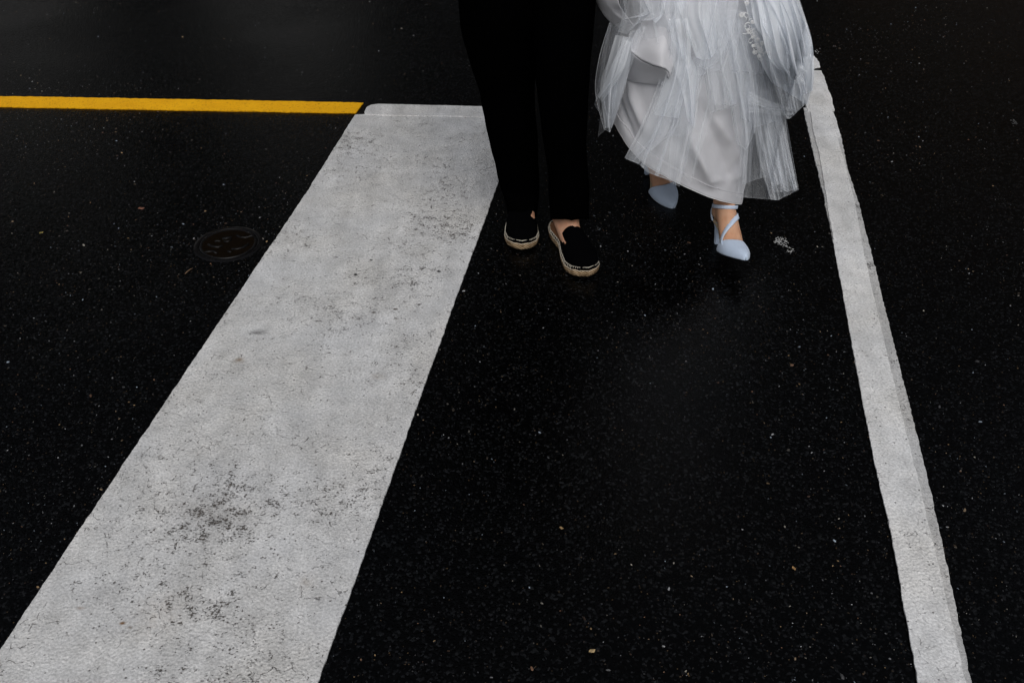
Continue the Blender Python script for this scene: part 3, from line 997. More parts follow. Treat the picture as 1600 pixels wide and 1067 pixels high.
def espadrille(fr, outer, label):
    H = 0.027
    mb = MB()
    rings = []
    for z, gr in ((0.0, 0.94), (0.004, 1.0), (0.011, 1.035), (0.020, 1.035), (0.027, 1.0), (H, 0.965)):
        ring = []
        for y, s in outline():
            x = outline_hw(y, s) * s * outer * gr
            yy = 0.5 + (y - 0.5) * (1 + (gr - 1) * 0.35)
            spring = 0.010 * smooth(0.75, 1.0, y) ** 1.5
            ring.append(loc(fr, yy, x, z + spring))
        rings.append(ring if outer > 0 else ring[::-1])
    mb.rings(rings)
    sole = mb.build('sole', M_jute)
    # black upper: vamp from the toe back to the throat, open heel
    nu, nv = 40, 25
    v = []
    for j in range(nu):
        a = j / (nu - 1)
        for i in range(nv):
            t = i / (nv - 1)            # across, 0 outer .. 1 inner
            e = abs(2 * t - 1)
            yb = lerp(0.30, 0.47, 1 - (2 * t - 1) ** 2) if False else 0.33 + 0.10 * 0
            # throat: high on the instep in the middle, cut back low at the sides
            back = 0.465 + 0.03 * e ** 2
            y = lerp(back, 0.985, a ** 0.8)
            th = math.pi * t
            ho, hi = outline_hw(min(y, 0.985), 1), outline_hw(min(y, 0.985), -1)
            x = math.cos(th) * (ho if math.cos(th) > 0 else hi) * (0.965 + 0.10 * math.sin(th) ** 0.8 * abs(math.cos(th)) ** 0.5)
            hgt = catmull([(0.3, 0.076), (0.40, 0.067), (0.55, 0.053), (0.70, 0.043), (0.85, 0.037), (0.94, 0.026), (0.985, 0.006)], y)[0]
            z = H + hgt * max(0.0, math.sin(th)) ** 0.72 + 0.010 * smooth(0.75, 1.0, y) ** 1.5
            z += 0.0015 * mn.noise(Vector((x * 60, y * 9, 3.0)))
            v.append(loc(fr, y, x * outer, z - 0.001))
    f = grid_faces(nv, nu)
    if outer < 0:
        f = [q[::-1] for q in f]
    up = mesh_obj('shoe', v, f, M_suede)
    so = up.modifiers.new('solid', 'SOLIDIFY'); so.thickness = 0.003; so.offset = -1
    if label: up['label'] = label
    keep_parent(up, man)
    # insole
    mi = MB()
    ring = [loc(fr, 0.5 + (y - 0.5) * 0.965, outline_hw(y, s) * s * outer * 0.88, H + 0.0025) for y, s in outline()]
    ring0 = [p - Vector((0, 0, 0.004)) for p in ring]
    mi.rings([ring0, ring], False, True)
    ins = mi.build('insole', M_insole, None, False)
    # blanket stitching round the top of the sole
    ms = MB()
    pts = outline(76)
    for k, (y, s) in enumerate(pts):
        if y < 0.04 or y > 0.999:
            continue
        spring = 0.010 * smooth(0.75, 1.0, y) ** 1.5
        p0 = loc(fr, y, outline_hw(y, s) * s * outer * 1.035, H - 0.008 + spring)
        p1 = loc(fr, 0.5 + (y - 0.5) * 0.985, outline_hw(y, s) * s * outer * 0.985, H + 0.0045 + spring)
        ms.tube([p0, p1], 0.0011, 4)
    top = []
    for y, s in outline(90):
        spring = 0.010 * smooth(0.75, 1.0, y) ** 1.5
        top.append(loc(fr, 0.5 + (y - 0.5) * 0.99, outline_hw(y, s) * s * outer * 0.985, H + 0.0045 + spring))
    ms.tube(top, 0.0009, 5, True)
    low = []
    for y, s in outline(90):
        spring = 0.010 * smooth(0.75, 1.0, y) ** 1.5
        low.append(loc(fr, 0.5 + (y - 0.5) * 1.01, outline_hw(y, s) * s * outer * 1.04, H - 0.0055 + spring))
    ms.tube(low, 0.0007, 5, True)
    st = ms.build('stitching', M_stitch)
    mw = MB()
    wr_ = []
    for z, gr in ((H - 0.0040, 1.022), (H - 0.0005, 1.010), (H + 0.0035, 0.975)):
        wr_.append([loc(fr, 0.5 + (y - 0.5) * (1 + (gr - 1) * 0.35), outline_hw(y, s) * s * outer * gr, z + 0.010 * smooth(0.75, 1.0, y) ** 1.5) for y, s in outline(90)])
    mw.rings(wr_, False, False)
    welt = mw.build('welt', M_suede)
    for c_ in (sole, ins, st, welt):
        c_.parent = up
        c_.matrix_parent_inverse = up.matrix_parent_inverse @ Matrix.Identity(4)
        c_.matrix_parent_inverse = Matrix.Identity(4)
    return up
espadrille(frF, 1, 'black espadrille in front with brown insole showing at the heel')
espadrille(frB, -1, 'black espadrille behind, seen toe on')

# ------------------------------------------------------------------ the person in the wedding dress
bride = empty('person', (0.53, 2.66, 0))
tag(bride, 'person in white tulle wedding dress and pale blue strapped pumps, mid-stride', 'person')

# foot profile in shoe space: y forward from the ball of the foot, z up
FOOT = [  # s, y, z, tilt(deg from vertical axis to forward), half width, half thickness
    (0.0, -0.112, 0.300, 0, 0.043, 0.046), (1.0, -0.108, 0.205, 2, 0.034, 0.036), (2.0, -0.104, 0.150, 14, 0.031, 0.037),
    (3.0, -0.086, 0.112, 42, 0.032, 0.037), (4.0, -0.052, 0.079, 55, 0.034, 0.031), (5.0, -0.014, 0.044, 60, 0.037, 0.023),
    (6.0, 0.024, 0.020, 74, 0.034, 0.011), (7.0, 0.050, 0.016, 84, 0.020, 0.008), (8.0, 0.062, 0.015, 88, 0.009, 0.005)]
def foot_pt(s, phi, off=0.0):
    y, z, tilt, a, b = catmull(FOOT, s)
    t = R(tilt)
    # cross-section axes: x across, w = up the front of the foot
    w = Vector((0, math.cos(t), math.sin(t)))
    return Vector(((a + off) * math.cos(phi), 0, 0)) + Vector((0, y, z)) + w * (b + off) * math.sin(phi)

def foot_matrix(ball, yaw, pitch, mirror, roll=0.0):
    """ball: where the ball of the foot sits, yaw of toe direction, pitch > 0 lifts the toe"""
    Mx = Matrix.Translation(ball) @ Matrix.Rotation(yaw, 4, 'Z') @ Matrix.Rotation(pitch, 4, 'X') @ Matrix.Rotation(roll, 4, 'Y')
    Mx = Mx @ Matrix.Diagonal((-0.88 if not mirror else 1.0, 0.94, 0.94, 1))
    return Mx

# front foot: heel strikes the road, toe lifted; rear foot: rolls off the toe
def front_M():
    heel = g(1120, 381.5)
    toe = g(1153, 407, 0.050)
    d = toe - heel
    yaw = math.atan2(-d.x, d.y)
    pit = R(19)
    hl = Vector((0, -0.128, 0.0)) * 0.94
    Mr = Matrix.Rotation(yaw, 4, 'Z') @ Matrix.Rotation(pit, 4, 'X') @ Matrix.Rotation(R(-6), 4, 'Y')
    ball = heel - (Mr @ hl)
    return foot_matrix(ball, yaw, pit, False, R(-6)), yaw
MF, yawF = front_M()
def rear_M():
    toe = g(1054, 325)
    yaw = math.pi + R(17)
    pit = R(-3)
    Mr = Matrix.Rotation(yaw, 4, 'Z') @ Matrix.Rotation(pit, 4, 'X')
    ball = toe - (Mr @ Vector((0, 0.104, 0.004)) * 0.94)
    return foot_matrix(ball, yaw, pit, True)
MBk = rear_M()

def foot_rings(M):
    n = 20
    out = []
    for k in range(4, 33):
        s = k / 4
        out.append([M @ foot_pt(s, 2 * math.pi * i / n) for i in range(n)])
    return out

bb = MB()
for M, knee, hip in ((MF, Vector((0.555, 2.60, 0.47)), Vector((0.58, 2.66, 0.88))), (MBk, Vector((0.50, 2.72, 0.47)), Vector((0.46, 2.66, 0.88)))):
    rr = foot_rings(M)
    det = M.determinant()
    bb.rings(rr if det > 0 else [r_[::-1] for r_ in rr])
    bb.ellipsoid(M @ Vector((0, -0.122, 0.108)), (0.029, 0.034, 0.034))
    for s in (-1, 1):
        bb.ellipsoid(M @ Vector((0.030 * s, -0.104, 0.142 + 0.004 * s)), (0.009, 0.012, 0.013))
    # tendons on the instep
    for k, ph in enumerate((65, 82, 99, 116)):
        pts = [M @ foot_pt(lerp(3.4, 5.9, q / 5), R(90 + (ph - 90) * lerp(0.4, 1.5, q / 5)), -0.0010) for q in range(6)]
        bb.tube(pts, 0.0038, 6)
    low = M @ Vector((0, -0.109, 0.195))
    top = lerp(low, knee, 0.22)
    calf = lerp(top, knee, 0.45) + Vector((0, 0.015, 0))
    bb.capsule(low, top, 0.032, 0.037)
    bb.capsule(top, calf, 0.037, 0.046)
    bb.capsule(calf, knee, 0.046, 0.045)
    bb.capsule(knee, hip, 0.050, 0.080)
bb.ellipsoid((0.53, 2.66, 0.93), (0.165, 0.115, 0.12))
bb.ellipsoid((0.53, 2.66, 1.08), (0.115, 0.085, 0.14))
bb.ellipsoid((0.53, 2.65, 1.24), (0.135, 0.095, 0.13))
bb.capsule((0.40, 2.66, 1.33), (0.66, 2.66, 1.33), 0.045, 0.045)
bb.capsule((0.53, 2.66, 1.34), (0.53, 2.645, 1.46), 0.045, 0.042)
add_head(bb, (0.53, 2.63, 1.55), 0.94)
for s, el, wr in ((-1, Vector((0.36, 2.66, 1.07)), Vector((0.345, 2.58, 0.86))), (1, Vector((0.74, 2.66, 1.07)), Vector((0.72, 2.56, 0.88)))):
    s0 = Vector((0.53 + 0.145 * s, 2.66, 1.325))
    bb.capsule(s0, el, 0.038, 0.030); bb.capsule(el, wr, 0.030, 0.022)
    add_hand(bb, wr, (wr - el), (-s * 0.4, -0.9, 0))
keep_parent(remesh_body(bb, 'body', M_skin_b, None, 0.005, 4), bride)
hb = MB()
hb.ellipsoid((0.53, 2.645, 1.585), (0.080, 0.096, 0.088)); hb.ellipsoid((0.53, 2.74, 1.56), (0.05, 0.045, 0.05))
keep_parent(hb.build('hair', M_hair), bride)

def pump(M, label):
    flip = M.determinant() < 0
    # toe cap
    prof = [  # y, half width, top z
        (-0.028, 0.0405, 0.0600), (-0.016, 0.0410, 0.0560), (0.004, 0.0420, 0.0500), (0.024, 0.0415, 0.0440), (0.044, 0.0375, 0.0385), (0.064, 0.0300, 0.0330), (0.082, 0.0205, 0.0280), (0.095, 0.0120, 0.0220), (0.103, 0.0055, 0.0160), (0.106, 0.0004, 0.0085)]
    nu, nv = 30, 28
    v = []
    for j in range(nu):
        a = j / (nu - 1)
        for i in range(nv):
            t = 2 * math.pi * i / (nv - 1) * 0.5 * 1.16 - 0.25      # from just under one side over to the other
            cth, sth = math.cos(t), math.sin(t)
            y0 = lerp(-0.014, 0.022, max(0.0, sth) ** 1.3) + 0.005 * cth   # throat line, a little slanted
            y = lerp(y0, 0.106, a ** 0.9)
            hw, tz = catmull(prof, y)
            lean = 0.006 * smooth(0.0, 0.1, y)
            x = hw * cth + lean
            if sth >= 0:
                z = 0.007 + (tz - 0.007) * sth ** 0.80
            else:
                z = 0.007 + 0.016 * sth
            v.append(M @ Vector((x, y, z)))
    f = grid_faces(nv, nu)
    if flip: f = [q[::-1] for q in f]
    cap = mesh_obj('shoe', v, f, M_blue)
    so = cap.modifiers.new('solid', 'SOLIDIFY'); so.thickness = 0.002; so.offset = -1
    cap['label'] = label
    keep_parent(cap, bride)
    # sole and arch
    n = 30
    def sole_z(y):
        return catmull([(-0.15, 0.076), (-0.125, 0.074), (-0.09, 0.060), (-0.05, 0.032), (-0.02, 0.011), (0.01, 0.004), (0.05, 0.004), (0.107, 0.009)], y)[0]
    def sole_w(y):
        return catmull([(-0.152, 0.004), (-0.145, 0.018), (-0.12, 0.026), (-0.08, 0.022), (-0.04, 0.027), (0.0, 0.041), (0.03, 0.041), (0.064, 0.0285), (0.09, 0.014), (0.106, 0.003)], y)[0]
    ms = MB()
    rings = []
    for k in range(n):
        y = lerp(-0.151, 0.106, k / (n - 1))
        w, z = sole_w(y), sole_z(y)
        lean = 0.006 * smooth(0.0, 0.1, y)
        rings.append([M @ Vector((x + lean, y, zz)) for x, zz in ((-w, z + 0.0035), (w, z + 0.0035), (w * 0.96, z - 0.0015), (-w * 0.96, z - 0.0015))])
    ms.rings(rings)
    sole = ms.build('sole', M_sole, None, False)
    # block heel
    mh = MB()
    rings = []
    for z, hw, y0, y1 in ((0.0, 0.0070, -0.140, -0.124), (0.02, 0.0072, -0.141, -0.123), (0.05, 0.0090, -0.145, -0.117), (0.066, 0.0135, -0.148, -0.108), (0.073, 0.0215, -0.150, -0.098)):
        rings.append([M @ Vector(p) for p in ((-hw, y0 + 0.004, z), (0, y0, z), (hw, y0 + 0.004, z), (hw, y1, z), (-hw, y1, z))])
    mh.rings(rings)
    heel = mh.build('heel', M_blue, None, False)
    # heel counter rising to the ankle
    nu2, nv2 = 17, 15
    v = []
    for j in range(nv2):
        q = j / (nv2 - 1)
        z = lerp(0.076, 0.128, q)
        half = lerp(1.75, 0.85, smooth(0.0, 0.9, q))
        yc = catmull([(0.07, -0.118), (0.10, -0.118), (0.13, -0.108), (0.17, -0.106)], z)[0]
        rx = catmull([(0.07, 0.027), (0.10, 0.033), (0.13, 0.034), (0.17, 0.035)], z)[0]
        ry = catmull([(0.07, 0.032), (0.10, 0.038), (0.13, 0.038), (0.17, 0.039)], z)[0]
        for i in range(nu2):
            t = -math.pi / 2 + lerp(-half, half, i / (nu2 - 1))
            v.append(M @ Vector((rx * math.cos(t), yc + ry * math.sin(t), z)))
    f = grid_faces(nu2, nv2)
    if flip: f = [q[::-1] for q in f]
    ctr = mesh_obj('heel_counter', v, f, M_blue)
    so = ctr.modifiers.new('solid', 'SOLIDIFY'); so.thickness = 0.002; so.offset = 1
    def strap(name, pts, nrm, w=0.0048, closed=False):
        m = len(pts)
        rings = []
        for i in range(m):
            d = (pts[(i + 1) % m] - pts[i - 1]) if closed else (pts[min(i + 1, m - 1)] - pts[max(i - 1, 0)])
            d.normalize()
            nn = nrm[i].normalized()
            s = d.cross(nn).normalized()
            p = pts[i]
            rings.append([M @ (p + s * w), M @ (p + s * w * 0.9 + nn * 0.0018), M @ (p - s * w * 0.9 + nn * 0.0018), M @ (p - s * w), M @ (p - nn * 0.001)])
        if closed: rings.append(rings[0])
        mb = MB()
        mb.rings(rings, not closed, not closed)
        return mb.build(name, M_blue)
    # ankle strap
    m = 40
    pts, nr = [], []
    for i in range(m):
        t = 2 * math.pi * i / m
        pts.append(Vector((0.0380 * math.cos(t), -0.098 + 0.0480 * math.sin(t), 0.124 + 0.006 * math.sin(t))))
        nr.append(Vector((math.cos(t), math.sin(t), 0)))
    s1 = strap('ankle_strap', pts, nr, 0.0056, True)
    # diagonal strap: inner corner of the toe cap, over the instep, to the outer ankle
    pts, nr = [], []
    for i in range(24):
        q = i / 23
        s = lerp(5.75, 3.0, q)
        ph = lerp(R(200), R(-25), q)
        y, z, tilt, a, b = catmull(FOOT, s)
        p = foot_pt(s, ph, 0.0022)
        pts.append(p)
        nr.append(p - Vector((0, y, z)))
    s2 = strap('instep_strap', pts, nr, 0.0075)
    bk = MB()
    bk.tube([M @ Vector((0.0385, -0.107, 0.118)), M @ Vector((0.0395, -0.107, 0.131)), M @ Vector((0.0395, -0.098, 0.131)), M @ Vector((0.0385, -0.098, 0.118))], 0.0011, 6, True)
    s3 = bk.build('buckle', plain('dull_silver_%d' % int(flip), (0.45, 0.45, 0.47), 0.3, 0.5).m)
    for c_ in (sole, heel, ctr, s1, s2, s3):
        c_.parent = cap
    return cap
pump(MF, 'pale blue pump in front with its toe lifted')
pump(MBk, 'pale blue pump behind, half under the hem')

# ------------------------------------------------------------------ the dress
DC = Vector((0.482, 2.64))
def s_rx(z): return catmull([(0.0, 0.205), (0.2, 0.200), (0.45, 0.195), (0.7, 0.185), (0.95, 0.175), (1.05, 0.14)], z)[0]
def s_ry(z, front):
    if front:
        return catmull([(0.0, 0.215), (0.2, 0.205), (0.45, 0.195), (0.7, 0.17), (0.95, 0.13), (1.05, 0.105)], z)[0]
    return catmull([(0.0, 0.36), (0.2, 0.33), (0.45, 0.25), (0.7, 0.18), (0.95, 0.14), (1.05, 0.10)], z)[0]

CX = lambda z: DC.x + 0.05 * smooth(0.5, 1.0, z)
def skirt_pt(th, z, off=0.0):
    front = math.sin(th) < 0
    return Vector((CX(z) + (s_rx(z) + off) * math.cos(th), DC.y + (s_ry(z, front) + off) * math.sin(th), z))

CAMP = Vector((0, 0, CAM_H))
def on_skirt(px, py, off):
    """where the sight line to this spot meets the draped surface (or passes nearest to its side)"""
    d = ray(px, py)
    best, bt, t_hit = 1e9, None, None
    prev = None
    N = 44
    t0, t1 = 2.05, 3.1
    for k in range(N + 1):
        Y = lerp(t0, t1, k / N)
        t = Y / d.y
        p = CAMP + d * t
        z = p.z
        if z > 1.0: z = 1.0
        rx, ry = s_rx(max(z, 0)) + off, s_ry(max(z, 0), p.y < DC.y) + off
        q = math.hypot((p.x - CX(z)) / rx, (p.y - DC.y) / ry) - 1
        if prev is not None and prev[0] > 0 >= q:
            w = prev[0] / (prev[0] - q)
            return prev[1].lerp(p, w)
        if q < best:
            best, bt = q, p
        prev = (q, p)
    # past the side of the skirt: outer layers hang in front of inner ones
    return bt + d.normalized() * (0.035 - 1.1 * off) * min(1.0, best / 0.10)

# satin underskirt; its hem climbs from the right front to the left
HEM_PIX = [(957, 170), (964, 195), (975, 216), (990, 238), (1007, 255), (1040, 275), (1085, 298), (1130, 314), (1158, 318)]
hk = []
for px, py in HEM_PIX:
    p = on_skirt(px, py, 0.0)
    th = math.atan2((p.y - DC.y) / s_ry(p.z, True), (p.x - DC.x) / s_rx(p.z))
    hk.append((th % (2 * math.pi), p.z))
hk.sort()
hk = [(hk[-1][0] - 2 * math.pi - 0.0, hk[-1][1])] + [(0.05, 0.16), (math.pi * 0.35, 0.24), (math.pi * 0.65, 0.30)] + hk + [(2 * math.pi + 0.05, 0.16)]
hk.sort()
def hem_z(th):
    return interp(hk, th % (2 * math.pi))[0]

RIDGES = []   # soft folds in the satin: (px, py) line, width, height
for (a, b, w, h) in (((1065, 170), (1105, 285), 0.020, 0.012), ((1095, 165), (1140, 280), 0.016, -0.010), ((1120, 190), (1162, 270), 0.015, 0.010),
                     ((985, 130), (1010, 205), 0.016, 0.010), ((968, 150), (990, 215), 0.012, -0.008), ((1110, 281), (1158, 276), 0.008, 0.006),
                     ((1020, 120), (1060, 240), 0.022, -0.010), ((1140, 140), (1170, 230), 0.012, -0.008), ((1085, 230), (1112, 290), 0.010, 0.006)):
    RIDGES.append((on_skirt(*a, 0), on_skirt(*b, 0), w, h))
def satin_off(p):
    o_ = 0.0
    for a, b, w, h in RIDGES:
        ab = b - a
        t = max(0, min(1, (p - a).dot(ab) / ab.length_squared))
        dd = (p - (a + ab * t)).length
        o_ += 1.8 * h * math.exp(-(dd / w) ** 2) * math.sin(math.pi * (0.12 + 0.8 * t))
    o_ += 0.006 * mn.noise(p * 9 + Vector((1, 2, 3))) + 0.0025 * mn.noise(p * 28)
    return o_
def satin_surface(name, th0, th1, nth, zf0, zf1, nz, off, mat, parent, wrap, thick=0.0014):
    v = []
    for j in range(nz):
        q = j / (nz - 1)
        for i in range(nth):
            th = lerp(th0, th1, i / (nth if wrap else nth - 1))
            z = lerp(zf0(th), zf1(th), q)
            p = skirt_pt(th, z)
            v.append(skirt_pt(th, z, off + satin_off(p)))
    o = mesh_obj(name, v, grid_faces(nth, nz, wrap), mat, parent)
    if thick:
        so = o.modifiers.new('solid', 'SOLIDIFY'); so.thickness = thick; so.offset = -1
    return o
dress = satin_surface('dress', 0, 2 * math.pi, 200, hem_z, lambda t: 1.04, 110, 0.0, M_satin, None, True)
dress['label'] = 'white satin underskirt of the wedding dress'
keep_parent(dress, bride)
def part(o):
    o.parent = dress
    return o
band = satin_surface('hem_band', 0, 2 * math.pi, 200, lambda t: hem_z(t) - 0.001, lambda t: hem_z(t) + 0.036 + 0.004 * math.sin(t * 2), 8, 0.0022, M_satin, None, True, 0.0020)
part(band)
hl = MB()
hl.tube([skirt_pt(2 * math.pi * i / 200, hem_z(2 * math.pi * i / 200) - 0.001, 0.001 + satin_off(skirt_pt(2 * math.pi * i / 200, hem_z(2 * math.pi * i / 200)))) for i in range(200)], 0.0016, 6, True)
part(hl.build('hem_piping', M_lace))
sl = MB()
sl.tube([skirt_pt(2 * math.pi * i / 200, hem_z(2 * math.pi * i / 200) + 0.036 + 0.004 * math.sin(4 * math.pi * i / 200), 0.0022 + satin_off(skirt_pt(2 * math.pi * i / 200, hem_z(2 * math.pi * i / 200) + 0.036))) for i in range(200)], 0.0009, 5, True)
part(sl.build('hem_seam', M_satin))
# bodice
bo = MB()
rings = []
for z, rx, ry in ((1.02, 0.150, 0.112), (1.08, 0.125, 0.095), (1.16, 0.130, 0.098), (1.25, 0.148, 0.112), (1.31, 0.145, 0.105)):
    rings.append([(0.53 + rx * math.cos(2 * math.pi * i / 40), 2.655 + ry * math.sin(2 * math.pi * i / 40), z) for i in range(40)])
bo.rings(rings, False, False)
part(bo.build('bodice', M_satin))

def polyline_at(pts, u):
    L = [0]
    for a, b in zip(pts, pts[1:]):
        L.append(L[-1] + math.hypot(b[0] - a[0], b[1] - a[1]))
    s = u * L[-1]
    for k in range(len(pts) - 1):
        if s <= L[k + 1] or k == len(pts) - 2:
            t = (s - L[k]) / max(1e-6, L[k + 1] - L[k])
            return (lerp(pts[k][0], pts[k + 1][0], t), lerp(pts[k][1], pts[k + 1][1], t))

def drape(name, rows, offs, pleats=3.0, amp=0.012, fold=0.35, seed=0.0, mat=None, nu=60, nv=34, thick=0.0, grow=1.0, bulge=0.0):
    """a hanging cloth panel: rows of points from its gather to its hem, laid round the skirt at the given clearances, pleated in S-folds"""
    m = len(rows)
    v, uv = [], []
    for j in range(nv):
        q = j / (nv - 1)
        s = q * (m - 1)
        k = min(int(s), m - 2)
        keysx = []
        for i in range(nu):
            u = i / (nu - 1)
            wob = 0.5 * mn.noise(Vector((seed * 3.1, u * 2.0, q * 1.5)))
            ph = 2 * math.pi * pleats * u + seed * 1.7 + wob * 2.2
            uu = u + fold / (2 * math.pi * max(pleats, 0.5)) * math.sin(ph + 1.2) * min(1.0, 0.35 + q * grow) * math.sin(math.pi * u) ** 0.5 * 1.6
            uu = max(0.0, min(1.0, uu))
            pk = [(float(r_), *polyline_at(rows[r_], uu)) for r_ in range(m)]
            x, y = catmull(pk, s)
            off = catmull([(float(r_), offs[r_]) for r_ in range(m)], s)[0]
            off += bulge * math.sin(math.pi * u) * math.sin(math.pi * min(1.0, 0.15 + 0.7 * q))
            if not thick:
                off += 0.0022 * (0.4 + 0.6 * q) * math.sin(ph * 3.3 + seed + 2 * wob)
            off += amp * (0.3 + 0.7 * q * grow) * math.sin(ph) + 0.004 * mn.noise(Vector((x * 0.03, y * 0.03, seed)))
            v.append(on_skirt(x, y, max(0.004, off)))
            uv.append((u, q))
    o = mesh_obj(name, v, grid_faces(nu, nv), mat or M_tulle, None, True, uv)
    if thick:
        so = o.modifiers.new('solid', 'SOLIDIFY'); so.thickness = thick
    return part(o)

TL = 'tulle_layer'
# hanging behind, to the right of the satin: a long and a shorter layer
drape(TL, [[(1150, 60), (1215, 70)], [(1160, 150), (1225, 160)], [(1158, 230), (1238, 240)], [(1152, 308), (1205, 312), (1216, 313), (1248, 297)]], [-0.02, 0.0, 0.01, 0.02], 4, 0.010, 0.75, 1.0, M_tulle_thin, 70, 30)
drape(TL, [[(1160, 80), (1212, 90)], [(1166, 160), (1225, 165)], [(1164, 215), (1232, 225)], [(1160, 288), (1195, 277), (1215, 287), (1246, 294)]], [-0.01, 0.01, 0.02, 0.03], 5, 0.014, 1.20, 2.3, M_tulle_thin, 80, 30)
drape(TL, [[(1172, 130), (1205, 130)], [(1178, 200), (1215, 200)], [(1188, 260), (1225, 250)], [(1204, 312), (1216, 313), (1232, 304)]], [0.02, 0.025, 0.03, 0.035], 3, 0.012, 1.35, 3.7, M_tulle_thin, 50, 26)
drape(TL, [[(1165, 110), (1185, 120)], [(1166, 190), (1186, 180)], [(1162, 240), (1176, 235)], [(1160, 290), (1172, 288)]], [0.015, 0.02, 0.02, 0.02], 2, 0.006, 1.05, 9.1, M_tulle_thin, 30, 24)
for k_, (r0, r1, r2, r3) in enumerate((
        ([(1176, 150), (1184, 150)], [(1180, 205), (1190, 205)], [(1190, 260), (1202, 258)], [(1205, 312), (1214, 313)]),
        ([(1186, 140), (1196, 140)], [(1192, 190), (1206, 190)], [(1204, 240), (1216, 238)], [(1222, 296), (1234, 302)]),
        ([(1182, 170), (1192, 168)], [(1186, 215), (1200, 215)], [(1196, 250), (1208, 250)], [(1206, 292), (1218, 288)]),
        ([(1204, 165), (1216, 160)], [(1214, 205), (1226, 205)], [(1224, 250), (1236, 250)], [(1238, 300), (1247, 296)]))):
    drape(TL, [r0, r1, r2, r3], [0.035, 0.04, 0.045, 0.05], 1.5, 0.006, 1.4, 60.0 + 1.7 * k_, M_tulle, 26, 26)
# long petals over the satin on the left
drape(TL, [[(1050, 60), (1100, 80)], [(1025, 140), (1088, 150)], [(1000, 200), (1075, 215)], [(976, 247), (1000, 258), (1012, 270), (1062, 288)]], [0.03, 0.03, 0.035, 0.04], 3.5, 0.012, 1.35, 4.1, M_tulle, 80, 34)
drape(TL, [[(1060, 60), (1080, 70)], [(1030, 140), (1060, 150)], [(1005, 205), (1040, 210)], [(978, 249), (998, 256)]], [0.045, 0.045, 0.045, 0.045], 1.5, 0.008, 0.90, 5.5, M_tulle, 40, 30)
drape(TL, [[(1075, 60), (1110, 70)], [(1058, 150), (1085, 160)], [(1046, 230), (1080, 225)], [(1046, 285), (1062, 292)]], [0.03, 0.035, 0.04, 0.04], 1.5, 0.008, 0.90, 6.6, M_tulle_thin, 40, 30)
drape(TL, [[(1040, 90), (1110, 90)], [(1032, 150), (1092, 150)], [(1030, 190), (1088, 185)], [(1010, 240), (1047, 213), (1070, 212), (1086, 198)]], [0.02, 0.025, 0.03, 0.03], 2.5, 0.012, 1.05, 7.2, M_tulle, 60, 28)
# bright narrow tongue in the middle
drape(TL, [[(1050, 60), (1066, 62)], [(1054, 105), (1088, 110)], [(1066, 145), (1087, 145)], [(1074, 188), (1085, 199)]], [0.05, 0.055, 0.05, 0.045], 1.6, 0.010, 1.35, 8.8, M_tulle_dense, 40, 30)
# middle layers ending at mid height
drape(TL, [[(1075, 25), (1170, 40)], [(1095, 90), (1165, 100)], [(1104, 140), (1158, 140)], [(1110, 178), (1152, 164)]], [0.03, 0.03, 0.03, 0.03], 3, 0.010, 0.90, 10.4, M_tulle, 60, 28)
drape(TL, [[(1090, 20), (1160, 30)], [(1100, 80), (1150, 90)], [(1106, 120), (1148, 125)], [(1116, 164), (1150, 165)]], [0.04, 0.04, 0.04, 0.04], 2, 0.010, 0.90, 11.9, M_tulle, 50, 26)
drape(TL, [[(1130, 30), (1195, 40)], [(1145, 90), (1200, 110)], [(1156, 140), (1205, 150)], [(1162, 180), (1178, 200), (1210, 190)]], [0.035, 0.035, 0.03, 0.025], 3.5, 0.012, 1.35, 12.5, M_tulle, 70, 28)
drape(TL, [[(1110, 10), (1180, 20)], [(1130, 70), (1186, 85)], [(1150, 120), (1180, 130)], [(1157, 186), (1164, 190)]], [0.045, 0.045, 0.04, 0.035], 2.5, 0.010, 1.35, 13.5, M_tulle, 50, 28)
# overlapping swags near the top
drape(TL, [[(985, -40), (1100, -50)], [(995, 0), (1075, 0)], [(1005, 20), (1062, 28)], [(975, 30), (986, 29), (1016, 27), (1038, 54), (1062, 40)]], [0.05, 0.06, 0.065, 0.06], 3, 0.014, 1.20, 14.2, M_tulle_dense, 70, 26)
drape(TL, [[(1040, -40), (1130, -40)], [(1055, 10), (1118, 20)], [(1072, 50), (1120, 55)], [(1088, 90), (1098, 94), (1110, 92), (1120, 80)]], [0.05, 0.06, 0.06, 0.055], 2, 0.010, 0.75, 15.1, M_tulle_dense, 60, 26)
drape(TL, [[(1060, -40), (1160, -30)], [(1080, 20), (1150, 30)], [(1090, 70), (1140, 75)], [(1080, 118), (1096, 120), (1108, 110), (1130, 112)]], [0.04, 0.05, 0.045, 0.04], 2, 0.012, 0.90, 16.3, M_tulle, 60, 26)
drape(TL, [[(1100, -40), (1200, -40)], [(1115, 0), (1190, 10)], [(1128, 45), (1182, 50)], [(1142, 112), (1195, 117)]], [0.05, 0.055, 0.05, 0.045], 3, 0.014, 1.05, 17.7, M_tulle, 60, 26)
drape(TL, [[(970, -30), (1050, -40)], [(968, 0), (1040, 5)], [(972, 25), (1030, 30)], [(966, 50), (980, 54), (1002, 28)]], [0.075, 0.08, 0.075, 0.07], 2.5, 0.010, 1.20, 18.8, M_tulle, 50, 24)
